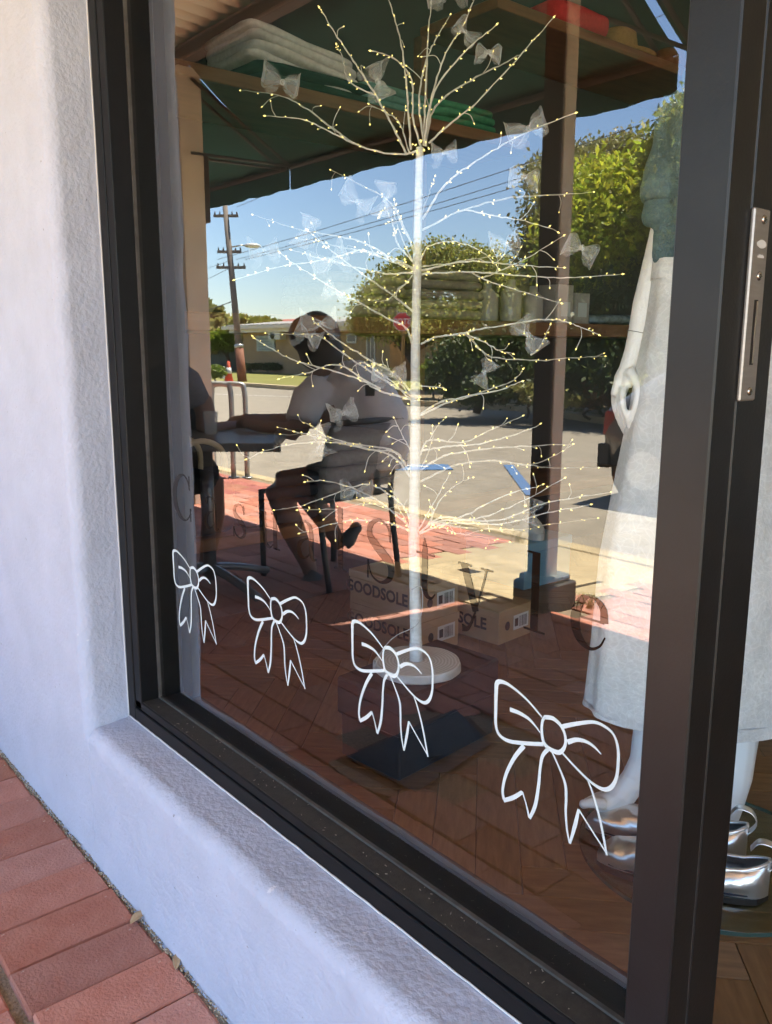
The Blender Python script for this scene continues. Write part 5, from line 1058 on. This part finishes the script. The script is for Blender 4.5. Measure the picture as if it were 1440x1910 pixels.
# parked car, seen from its tail corner
car = thing('parked_car', 'dark grey parked hatchback with its tail towards the verandah post', 'car', mir((-2.4, 6.2, RZ)))
M_cpaint = mat('taupe car paint', (0.15, 0.135, 0.12), rough=0.3, metal=.3, spec=.6, coat=.8); M_plas = mat('black bumper plastic', (0.012, 0.012, 0.014), rough=.6); M_tyre = mat('tyre rubber', (0.015, 0.015, 0.015), rough=.9); M_cglass = mat('car glass', (0.01, 0.012, 0.014), rough=.05, spec=.8); M_tail = mat('red lamp lens', (.25, .012, .01), rough=.2)
CO = Vector((-4.36, 5.36, RZ)); cang = R(6); CM = Matrix.Rotation(cang, 3, 'Z'); ct = lambda x, y, z: CM @ Vector((x, y, z)) + CO
def sect(x):   # half profile of the body at distance x from the tail: list of (y offset, z)
    roofz = np.interp(x, [0, .12, .35, .9, 2.0, 2.7, 3.2, 4.1], [.86, .98, 1.12, 1.44, 1.48, 1.38, 1.0, .74]); belt = np.interp(x, [0, .3, 3.1, 4.1], [.84, .92, .92, .70])
    wd = np.interp(x, [0, .25, .8, 3.3, 4.0, 4.15], [.84, .875, .88, .88, .74, .60]); rw = min(wd, np.interp(x, [0, .3, .9, 2.6, 3.2, 4.1], [.62, .66, .60, .60, .70, .60]))
    lo = np.interp(x, [0, .3, 3.8, 4.1], [.34, .22, .22, .30])
    roofz = max(roofz, belt + .02)
    return [(wd * .93, lo), (wd, lo + .16), (wd * 1.0, .62), (wd * .97, belt), (rw, roofz - .05), (rw * .85, roofz), (0.0, roofz + .02)]
xs = [0, .005, .04, .12, .25, .45, .7, 1.0, 1.4, 1.8, 2.2, 2.6, 2.9, 3.2, 3.5, 3.8, 4.0, 4.12]
b = B(True); rows = []
for x in xs:
    h = sect(x); full = [(0.88 - y, z) for y, z in h] + [(0.88 + y, z) for y, z in h[-2::-1]]; rows.append([ct(x, y, z) for y, z in full])
k = len(rows[0]); b.add([p for r_ in rows for p in r_], [(i * k + j, i * k + j + 1, (i + 1) * k + j + 1, (i + 1) * k + j) for i in range(len(xs) - 1) for j in range(k - 1)] + [list(range(k)), [(len(xs) - 1) * k + j for j in range(k)]], False)
o = b.obj('car_body', M_cpaint, car); o.data.materials.append(M_cglass)
md = o.modifiers.new('s', 'SUBSURF'); md.levels = md.render_levels = 2
for p in o.data.polygons: p.use_smooth = True
def car_piece(name, m, pts, d): b = B(True); b.prism([ct(*p) for p in pts], CM @ Vector(d)); return b.obj(name, m, car)
car_piece('rear_bumper', M_plas, [(-.05, .03, .30), (-.05, 1.73, .30), (-.05, 1.73, .50), (-.05, .03, .50)], (.10, 0, 0))
car_piece('side_window', M_cglass, [(.75, .055, .95), (2.75, .055, .95), (2.35, .20, 1.34), (1.0, .20, 1.36)], (0, .01, 0))
car_piece('rear_window', M_cglass, [(.20, .30, 1.0), (.20, 1.46, 1.0), (.66, 1.36, 1.30), (.66, .40, 1.30)], (-.03, 0, .03))
car_piece('number_plate', M_white, [(-.056, .66, .40), (-.056, 1.1, .40), (-.056, 1.1, .50), (-.056, .66, .50)], (-.004, 0, 0))
for y in (.04, 1.56): car_piece('tail_lamp', M_tail, [(-.015, y, .58), (-.015, y + .16, .58), (.0, y + .16, .78), (.0, y, .78)], (.09, 0, 0))
car_piece('sill_strip', mat('pale sill strip', (.4, .4, .38), rough=.3, metal=.6), [(.95, -.012, .26), (3.0, -.012, .26), (3.0, -.012, .30), (.95, -.012, .30)], (0, .02, 0))
for x in (.40, 3.10):
    for y in (-.005, 1.60):
        t_ = B(True)
        prof_c = [(.16, 0), (.27, .0), (.305, .02), (.31, .08), (.305, .15), (.27, .17), (.16, .17)]
        vs = []; seg = 28
        for r_, yy in prof_c: vs += [ct(x + r_ * math.cos(2 * math.pi * i / seg), y + yy, .31 + r_ * math.sin(2 * math.pi * i / seg)) for i in range(seg)]
        fs = [(i * seg + j, i * seg + (j + 1) % seg, (i + 1) * seg + (j + 1) % seg, (i + 1) * seg + j) for i in range(len(prof_c) - 1) for j in range(seg)]
        t_.add(vs, fs, True); wh = t_.obj('wheel', M_tyre, car)
        r2 = B(True); r2.prism([ct(x + .17 * math.cos(a), y + .012, .31 + .17 * math.sin(a)) for a in [i * math.pi / 12 for i in range(24)]], CM @ Vector((0, .14, 0))); r2.obj('wheel_rim', M_galv, wh)
# stop sign at the far corner
sp_ = onz(746, 752, -.13); t = thing('stop_sign', 'red octagonal stop sign on a timber post at the far kerb', 'stop sign', mir(sp_))
sv = facing((sp_.x, sp_.y)); ctr = sv(751, 600); M_signred = mat('sign red', (0.72, 0.04, 0.05), rough=.4); M_signw = mat('sign white', (.68, .68, .66), rough=.4)
b = B(True); b.tube([sp_, sv(753, 622), sv(754, 590)], .035, 8); b.obj('sign_post', mat('post yellow timber', (0.34, 0.20, 0.06), rough=.7, var=.15, scale=5), t)
# the plate faces the shop window; its normal (real space) points at the reflected eye
cr = mir(ctr); nrm = (Vector((0, .695, 1.05)) - cr); nrm.z = 0; nrm.normalize(); nrm = Matrix.Rotation(R(14), 3, 'Z') @ nrm; xr = Vector((0, 0, 1)).cross(nrm)
SM = Matrix(((xr.x, 0, nrm.x, cr.x + nrm.x * .05), (xr.y, 0, nrm.y, cr.y + nrm.y * .05), (0, 1, 0, cr.z), (0, 0, 0, 1)))
SR = .19
def octo(r, z0, d): b = B(); b.prism([SM @ Vector((r * math.cos(R(22.5 + 45 * i)), r * math.sin(R(22.5 + 45 * i)), z0)) for i in range(8)], nrm * d); return b
pl_ = octo(SR * 1.06, 0, .006).obj('sign_border', M_signw, t); octo(SR, .0062, .002).obj('sign_face', M_signred, t)
put_text('sign_word', 'STOP', .155, M_signw, SM @ Matrix.Translation((0, 0, .0095)), t, off=.004)

# power pole, lamp and wires
pb = onz(452, 711, -.13); pt_ = Vector((-27.03, 14.74, 5.72)); M_pole = mat('weathered pole', (0.17, 0.14, 0.115), rough=.9, var=.2, scale=3, stretch=(4, 4, .4)); M_poleb = mat('rusty pole sleeve', (0.22, 0.085, 0.045), rough=.8, var=.2, scale=6)
t = thing('power_pole', 'leaning timber power pole with crossarms and a rusty lower sleeve on the lawn', 'power pole', mir(pb))
lp = lambda k: pb.lerp(pt_, k)
b = B(True); b.tube([lp(0), lp(.55), lp(1.02)], [.125, .105, .085], 10); b.obj('pole_shaft', M_pole, t)
b = B(True); b.tube([lp(-.01), lp(.2)], [.165, .15], 12); b.obj('pole_sleeve', M_poleb, t)
b = B(True); b.tube([lp(.195), lp(.215)], [.16, .16], 12); b.obj('sleeve_band', M_galv, t)
for (k, w_) in ((.955, .42), (.75, .42), (.66, .50)):
    c = lp(k); d = RT.copy(); d.z = 0; d.normalize(); b = B(True); b.box((c.x - w_, c.y - .04, c.z - .045), (c.x + w_, c.y + .04, c.z + .045), rot=YAW, c=(c.x, c.y, 0)); ca = b.obj('crossarm', M_pole, t)
    for s_ in (-.9, -.5, .5, .9):
        b = B(True); q = c + d * (w_ * s_); b.lathe((q.x, q.y, c.z + .046), [(.022, 0), (.03, .035), (.02, .06), (.025, .08), (.01, .10)], 8); b.obj('insulator', mat('brown insulator', (.10, .05, .03), rough=.3) if s_ == -.9 and k > .9 else bpy.data.materials['brown insulator'], ca)
c = lp(.775); d = RT.copy(); d.z = 0; d.normalize()
b = B(True); b.tube([c, c + d * .35 + Vector((0, 0, .06)), c + d * .5 + Vector((0, 0, .07))], .025, 6); ar = b.obj('lamp_arm', M_galv, t)
b = B(True); b.ball(c + d * .80 + Vector((0, 0, .06)), (.28, .30, .075), 12, 8); b.obj('lamp_head', mat('lamp shell', (.62, .62, .60), rough=.4), ar)
M_wire = mat('black wire', (.10, .10, .12), rough=.7)
def wire(a, c, sag, label, r=.009):
    a = Vector(a); c = Vector(c); b = B(True); b.tube([a.lerp(c, i / 24) - Vector((0, 0, sag * 4 * (i / 24) * (1 - i / 24))) for i in range(25)], r, 5); prep(b.obj('power_line', M_wire), label, 'power line', 'power lines over the street')
far_r = Vector((12, 14.2, 0))
for k, (pk, s_, zz) in enumerate(((.68, -.45, 8.1), (.68, .2, 7.9), (.68, .5, 7.75), (.98, -.4, 12.4), (.98, .4, 11.6))):
    a = lp(pk) + d * s_ + Vector((0, 0, .15)); wire(a, far_r + Vector((k * .4, k * .5, zz)), .5, ['lowest of the long power lines crossing the dark leafy tree', 'long power line just over the lowest one', 'long power line third up from the tree tops', 'higher power line under the awning edge', 'highest power line near the awning valance'][k])
for k, (pk, zz) in enumerate(((.70, 4.2), (.66, 3.6), (.47, 3.1))):
    wire(lp(pk), Vector((-60, 22 + 3 * k, zz)), .2, ['upper short wire from the pole towards the pier', 'middle short wire from the pole towards the pier', 'thick low wire from the pole towards the pier'][k], .009 if k < 2 else .018)

# the long brick house, its neighbours and the fence
M_hbrick = mat('tan brick', (0.38, 0.26, 0.145), rough=.9, var=.12, scale=2.0, bump=.3, bscale=60); M_horange = mat('orange brick', (0.52, 0.25, 0.09), rough=.9, var=.15, scale=3); M_fascia = mat('white fascia', (.62, .62, .57), rough=.5); M_pane = mat('window pane dark', (0.03, 0.04, 0.05), rough=.08, spec=.8); M_frame = mat('white window frame', (.60, .60, .58), rough=.5)
hs_ = thing('brick_house', 'low tan brick building with a white fascia, posters and windows across the road', 'house', (-29, -22, -.13)); HZ = -.2
b = B(True); b.box((-36.7, 21.0, HZ), (-20.4, 26, 1.84)); b.obj('wall', M_hbrick, hs_)
b = B(True); b.box((-37.6, 20.35, 1.86), (-19.8, 26.5, 2.02)); rf = b.obj('roof', M_fascia, hs_)
b = B(True); b.prism([(-37.4, 20.5, 2.03), (-20.0, 20.5, 2.03), (-20.0, 23.4, 2.28), (-37.4, 23.4, 2.28)], (0, 0, .03)); b.obj('roof_sheet', mat('grey roof', (.30, .30, .28), rough=.7), rf)
b = B(True); b.box((-25.2, 20.62, HZ), (-24.35, 20.998, 1.83)); b.obj('brick_pier', M_horange, hs_)
b = B(True); b.box((-37.2, 20.55, 1.70), (-20.0, 20.6, 1.855)); b.obj('eave_board', M_fascia, hs_)
def hwin(x0, x1, z0, z1, nx, nz, y=20.99):
    b = B(True); b.box((x0, y - .03, z0), (x1, y + .004, z1)); w_ = b.obj('window', M_frame, hs_); pw = (x1 - x0 - .08) / nx; ph = (z1 - z0 - .08) / nz
    for i in range(nx):
        for j in range(nz): b = B(True); b.box((x0 + .07 + i * pw, y - .034, z0 + .07 + j * ph), (x0 + .01 + (i + 1) * pw, y - .029, z0 + .01 + (j + 1) * ph)); b.obj('pane', M_pane, w_)
a0, a1 = ony(727, 686, 20.95), ony(764, 622, 20.95); hwin(a0.x, a1.x, a0.z + .1, a1.z, 2, 2)
a0, a1 = ony(683, 682, 20.95), ony(699, 620, 20.95); hwin(a0.x, a1.x, a0.z, a1.z, 2, 1)
a0, a1 = ony(646, 640, 20.95), ony(664, 622, 20.95); hwin(a0.x, a1.x, a0.z, a1.z, 1, 1)
a0, a1 = ony(479, 655, 20.95), ony(512, 626, 20.95); b = B(True); b.box((a0.x, 20.94, a0.z), (a1.x, 20.997, a1.z)); sg_ = b.obj('wall_poster', mat('pale poster', (.42, .47, .44), rough=.6, var=.1, scale=2), hs_)
b = B(True)
for k in range(5): b.box((a0.x + .15, 20.933, a1.z - .16 - k * .12), (a0.x + .15 + (a1.x - a0.x - .3) * (.95 - .2 * (k % 2)), 20.939, a1.z - .12 - k * .12))
prep(b.obj('poster_lines', mat('poster ink', (.2, .26, .25), rough=.7), sg_), kind='stuff')
a0, a1 = ony(509, 634, 20.9), ony(531, 616, 20.9); b = B(True); b.box((a0.x, 20.62, a0.z), (a1.x, 20.995, a1.z), bev=.02); ac = b.obj('air_conditioner', M_frame, hs_)
b = B(True); b.tube([((a0.x + a1.x) / 2 - .1, 20.615, (a0.z + a1.z) / 2), ((a0.x + a1.x) / 2 - .1, 20.60, (a0.z + a1.z) / 2)], .17, 16); b.obj('fan_grille', M_pane, ac)
b = B(True); b.tube([(-28.9, 20.95, HZ), (-28.9, 20.95, 1.85)], .04, 8); b.obj('downpipe', M_hbrick, hs_)
t = thing('tiled_house', 'distant house with a red tiled hipped roof over the tan building', 'house', (-60, -46, -.2)); b = B(True); hx = ony(510, 600, 44).x
b.box((hx - 6, 42, -.2), (hx + 5.5, 50, 2.75)); b.obj('wall', M_hbrick, t); b = B(True); z1 = ony(510, 608, 42).z
b.add([(hx - 7, 41, z1 - .05), (hx + 6.5, 41, z1 - .05), (hx + 6.5, 51, z1 - .05), (hx - 7, 51, z1 - .05), (hx - 2, 46, z1 + .75), (hx + 1.5, 46, z1 + .75)], [(0, 1, 5, 4), (1, 2, 5), (2, 3, 4, 5), (3, 0, 4), (0, 3, 2, 1)]); b.obj('roof', mat('red tile', (.36, .08, .05), rough=.8, var=.15, scale=1, stretch=(.2, 1, 4)), t)
fn_ = thing('slat_fence', 'dark green sheet fence left of the tan building', 'fence', (-42, -21.4, -.2)); M_fence = mat('dark green sheet', (0.022, 0.04, 0.035), rough=.6)
x = -52.0
while x < -37.6: b = B(True); b.box((x, 21.3 + .03 * (int(x * 4) % 2), -.2), (x + .72, 21.36 + .03 * (int(x * 4) % 2), .98)); b.obj('fence_panel', M_fence, fn_); x += .735
b = B(True); b.box((-52, 21.27, .985), (-37.5, 21.42, 1.04)); b.obj('capping', M_fence, fn_)
cb = onz(427, 713, -.13); t = thing('traffic_cone', 'orange traffic cone with a white band on the verge', 'traffic cone', mir(cb)); M_or = mat('cone orange', (.62, .10, .04), rough=.6)
b = B(True); b.box((cb.x - .2, cb.y - .2, cb.z), (cb.x + .2, cb.y + .2, cb.z + .03)); b.obj('cone_base', M_or, t)
b = B(True); b.lathe(cb + Vector((0, 0, .031)), [(.15, 0), (.045, .66), (.03, .67)], 14); b.obj('cone_body', M_or, t)
b = B(True); b.lathe(cb + Vector((0, 0, .031)), [(.118, .26), (.085, .46)], 14); b.obj('white_band', M_signw, t)
for i, (px_, lab) in enumerate(((417, 'white verge marker peg beside the traffic cone'), (397, 'white verge marker peg in front of the lime shrub'))):
    q = onz(px_, 706, -.13); t = thing('marker_peg', lab, 'marker peg', mir(q), 'white marker pegs'); b = B(True); b.box((q.x - .05, q.y - .05, q.z), (q.x + .05, q.y + .05, q.z + .45), bev=.01); b.obj('peg', M_signw, t); b = B(True); b.box((q.x - .053, q.y - .053, q.z + .34), (q.x + .053, q.y + .053, q.z + .39)); b.obj('reflector', M_tail, t)

# ------------------------------------------------------------------ trees and shrubs
M_trunk = mat('bark', (0.09, 0.065, 0.045), rough=.95, var=.3, scale=8, bump=.8, bscale=30)
L_lime = leaf_mat('bright leaf', (0.46, 0.50, 0.05), .55, .03, .5); L_mid = leaf_mat('mid leaf', (0.31, 0.32, 0.06), .55, .03, .4); L_dark = leaf_mat('dark leaf', (0.06, 0.09, 0.02), .5, .03, .3); L_olive = leaf_mat('olive leaf', (0.30, 0.28, 0.09), .4, .03, .25); L_shrub = leaf_mat('lime shrub leaf', (0.19, 0.25, 0.03), .35, .02, .4)
def leaves(blobs, n, size, seed, elong=1.8, clump=0.5):
    r = np.random.default_rng(seed); out = []
    vol = np.array([b_[3] * b_[4] * b_[5] for b_ in blobs]) ** .75; cnt = (n * vol / vol.sum()).astype(int)
    for b_, k in zip(blobs, cnt):
        m = max(6, k // 45); dirs = r.normal(size=(m, 3)); dirs /= np.linalg.norm(dirs, axis=1)[:, None]
        cc = dirs * (r.random((m, 1)) ** .33) * np.array(b_[3:6]) * .80 + np.array(b_[:3])
        pts = cc[r.integers(0, m, k)] + r.normal(size=(k, 3)) * clump * np.array(b_[3:6]) * .21
        out.append(pts)
    C = np.concatenate(out); k = len(C)
    a = r.normal(size=(k, 3)); a[:, 2] -= .35; a /= np.linalg.norm(a, axis=1)[:, None]; q = r.normal(size=(k, 3)); bb = np.cross(a, q); bb /= np.linalg.norm(bb, axis=1)[:, None] + 1e-9
    s = size * r.uniform(.6, 1.35, (k, 1)); a = a * s * elong / 2; bb = bb * s / 2
    P = np.stack([C - a, C + bb - a * .1, C + a, C - bb - a * .1], 1); P[:, :, 1] *= -1
    return P
def plant(name, label, cat, base, blobs, n, size, m, seed, group=None, trunk=.12, core=None, **kw):
    t = thing(name, label, cat, mir(base), group)
    P = leaves(blobs, n, size, seed, **kw); fast_quads('crown' if cat == 'tree' else 'foliage', P, m, t)
    if trunk:
        b = B(True); base = Vector(base); r = random.Random(seed); c0 = Vector(blobs[0][:3]); fork = base.lerp(Vector((c0.x, c0.y, c0.z)), .45)
        b.tube(catmull([base, base.lerp(fork, .5) + Vector((r.uniform(-.1, .1), r.uniform(-.1, .1), 0)), fork], 4), [trunk * (1.25 - .05 * i) for i in range(9)], 9)
        for b_ in blobs: c = Vector(b_[:3]); b.tube(catmull([fork, fork.lerp(c, .5) + Vector((r.uniform(-.2, .2), r.uniform(-.2, .2), .1)), c], 4), [trunk * (.65 - .06 * i) for i in range(9)], 6)
        b.obj('trunk' if cat == 'tree' else 'stem', M_trunk, t)
    return t
def at(px_, py_, D): q = ray(px_, py_); k = math.hypot(q.x, q.y); return EYE + q * (D / k)
def bl(px_, py_, D, rw, rh=None, rd=None): c = at(px_, py_, D); return (c.x, c.y, c.z, rw, rd or rw, rh or rw)
def gnd(px_, D, z=-.13): q = at(px_, 700, D); return Vector((q.x, q.y, z))
plant('leafy_tree', 'big bright leafy tree at the roadside near the mannequin', 'tree', gnd(1160, 17.5), [bl(1140, 420, 17.5, 1.35, 1.15), bl(1165, 362, 17.8, 1.15, .70), bl(1100, 470, 17, 1.0, .9), bl(1190, 480, 17, 1.2, 1.0), bl(1115, 368, 18.5, .9, .66), bl(1230, 400, 17.6, 1.1, 1.2), bl(1150, 540, 17.2, 1.3, .7)], 70000, .062, L_lime, 1, elong=2.6, clump=.9)
plant('dark_tree', 'tall dark tree rising behind the jacket sleeve', 'tree', gnd(1300, 16.5), [bl(1288, 285, 16, .85, .9), bl(1325, 340, 16, 1.1, 1.2), bl(1315, 240, 16.3, .8, .7), bl(1340, 430, 16, 1.3, 1.4)], 26000, .068, L_mid, 2, elong=2.4, clump=.8)
plant('shady_tree', 'dense shady tree mass behind the mannequin hand', 'tree', gnd(1170, 15.2), [bl(1110, 600, 16.5, 1.1, 1.0), bl(1200, 600, 16, 1.4, 1.1), bl(1180, 690, 15.2, 1.5, .75), bl(1100, 690, 15.8, .9, .6), bl(1270, 640, 15.5, 1.4, 1.3)], 30000, .06, L_dark, 3, clump=.9)
plant('pale_tree', 'pale olive tree behind the verandah post', 'tree', gnd(1040, 20), [bl(1030, 400, 20, .9, 1.0), bl(1060, 320, 21, 1.1, .6), bl(1150, 285, 22, 1.1, .5), bl(1020, 470, 20, .8, .8), bl(1050, 540, 19.5, 1.0, .9)], 24000, .062, L_olive, 4, clump=.8)
plant('round_bush', 'large rounded dark bush right of the stop sign', 'bush', gnd(890, 15.6), [bl(885, 680, 15.6, .80, .66), bl(930, 650, 15.8, .75, .5), bl(850, 700, 15.4, .55, .45), bl(960, 700, 15.5, .62, .5), bl(900, 725, 15.2, .75, .30)], 24000, .05, L_dark, 5, trunk=.06, clump=.85)
plant('clipped_tree', 'broad street tree whose crown hangs over the stop sign', 'tree', gnd(800, 23.5), [bl(715, 580, 23.5, 1.05, .82), bl(760, 530, 24, 1.2, .7), bl(840, 500, 24, 1.4, .78), bl(900, 520, 23.6, 1.2, .88), bl(790, 600, 23, 1.4, .6), bl(880, 595, 23, 1.3, .66), bl(675, 600, 23.5, .5, .46), bl(960, 560, 23, 1.0, .88)], 50000, .058, L_mid, 6, clump=.85)
plant('yellow_tree', 'yellow green tree left of the leaning pole', 'tree', gnd(400, 47), [bl(395, 585, 47, 1.0, .8), bl(390, 625, 46, 1.5, 1.0), bl(425, 640, 46, 1.5, .7)], 5000, .26, L_olive, 7, trunk=.2)
plant('round_tree', 'small bright round tree behind the green fence', 'tree', gnd(424, 44), [bl(424, 632, 44, 1.0, .7), bl(405, 638, 44, .8, .55)], 3500, .2, L_shrub, 8)
plant('back_tree', 'row end tree showing over the tan roof', 'tree', gnd(480, 52), [bl(460, 606, 52, 1.5, .6), bl(485, 604, 52, 1.3, .45), bl(445, 612, 52, 1.2, .6), bl(500, 610, 51, 1.0, .3)], 4000, .26, L_mid, 9)
plant('lime_shrub', 'lime green shrub on the verge near the cone', 'shrub', gnd(402, 29.5), [bl(398, 692, 29.5, .42, .22), bl(410, 694, 29.3, .3, .18)], 3000, .07, L_shrub, 10, trunk=.03)
for i, px_ in enumerate((466, 500, 535)):
    plant('low_hedge', ['low dark hedge clump left under the poster', 'low dark hedge clump in the middle under the air conditioner', 'low dark hedge clump nearest the seated person'][i], 'hedge', gnd(px_, 40), [bl(px_, 684, 40, .55, .16), bl(px_ + 14, 684, 40, .45, .15)], 1800, .1, L_dark, 20 + i, 'hedge clumps below the tan wall', trunk=.03)
for i, (px_, py_, D, w_, h_, m) in enumerate(((700, 695, 25, .6, .28, L_olive), (1105, 738, 14.6, .42, .22, leaf_mat('reddish leaf', (.17, .085, .035), .5, .03, .25)), (1055, 742, 14.4, .35, .16, L_olive), (985, 735, 14.6, .35, .22, L_olive), (808, 692, 20, .5, .3, L_shrub), (1210, 730, 13.8, .6, .3, L_mid))):
    plant('garden_shrub', ['low shrub under the house window', 'reddish shrub at the far kerb beyond the slim post', 'small grey green shrub beside the reddish one', 'straggly shrub between the round bush and the post', 'pale shrub behind the trunk of the light tree', 'shrub near the parked car'][i], 'shrub', gnd(px_, D), [bl(px_, py_, D, w_, h_), bl(px_ + 12, py_ + 6, D - .2, w_ * .7, h_ * .7)], 1500, .07, m, 30 + i, 'garden shrubs along the far kerb', trunk=.02)
for i, (px_, D) in enumerate(((880, 34), (980, 36), (1080, 34), (1180, 33), (1270, 32), (620, 60), (690, 55))):
    plant('distant_tree', ['distant tree filling the gap above the round bush', 'distant tree behind the slim post', 'distant tree between post and leafy tree', 'distant tree behind the leafy tree', 'distant tree behind the mannequin arm', 'faint distant tree over the tan roof', 'distant tree left of the broad street tree'][i], 'tree', gnd(px_, D), [bl(px_, 600, D, 2.2, 1.2), bl(px_ + 40, 560, D, 1.8, 1.0), bl(px_ - 30, 640, D, 2.0, 1.0)] if i < 5 else [bl(px_, 628, D, 1.5, .4)], 4500, .22, L_dark if i % 2 else L_mid, 50 + i, 'trees beyond the side street')
# tufts of dry grass and dry leaves
for i, (p, n) in enumerate((((-2.20, -2.33), 26), ((-3.38, -3.2), 18))):
    b = B()
    for k in range(n): a = rng.random() * 6.28; q = Vector((p[0] + rng.gauss(0, .02), p[1] + rng.gauss(0, .02), pavz(p[1]))); h = rng.uniform(.03, .10); b.tube([q, q + Vector((math.cos(a) * h * .3, math.sin(a) * h * .3, h * .6)), q + Vector((math.cos(a) * h * .7, math.sin(a) * h * .7, h * .8))], [.0016, .0012, .0004], 3)
    prep(b.obj('dry_grass_tuft', mat('dry grass', (.36, .30, .09), rough=.9)), ['dry grass tuft at the metal shoe of the slim post', 'dry grass tuft at the kerb corner of the slab'][i], 'grass tuft', 'dry grass tufts')
M_leaf = mat('dry leaf', (.42, .30, .17), rough=.8, var=.15, scale=60)
def dry_leaf(px_, py_, ln, wd, ang, lift, label):
    c = onz(px_, py_, .002); M2 = Matrix.Rotation(ang, 3, 'Z')
    def f(u, v): s = math.sin(math.pi * u) ** .7; return M2 @ Vector(((u - .5) * ln, (v - .5) * wd * s, 0)) + c + Vector((0, 0, .001 + lift * abs(v - .5) * 2 * s + lift * .8 * u * u))
    b = B(); b.grid(8, 4, f); o = b.obj('dry_leaf', M_leaf); o.modifiers.new('t', 'SOLIDIFY').thickness = .0004; prep(o, label, 'leaf', 'dry leaves at the foot of the wall')
dry_leaf(258, 1716, .036, .020, R(100), .008, 'curled tan dry leaf on the bricks against the wall')
dry_leaf(330, 1795, .040, .014, R(150), .004, 'flat pinkish dry leaf lying along the wall joint')
dry_leaf(172, 1598, .022, .012, R(20), .005, 'small dry leaf in the joint under the jamb')
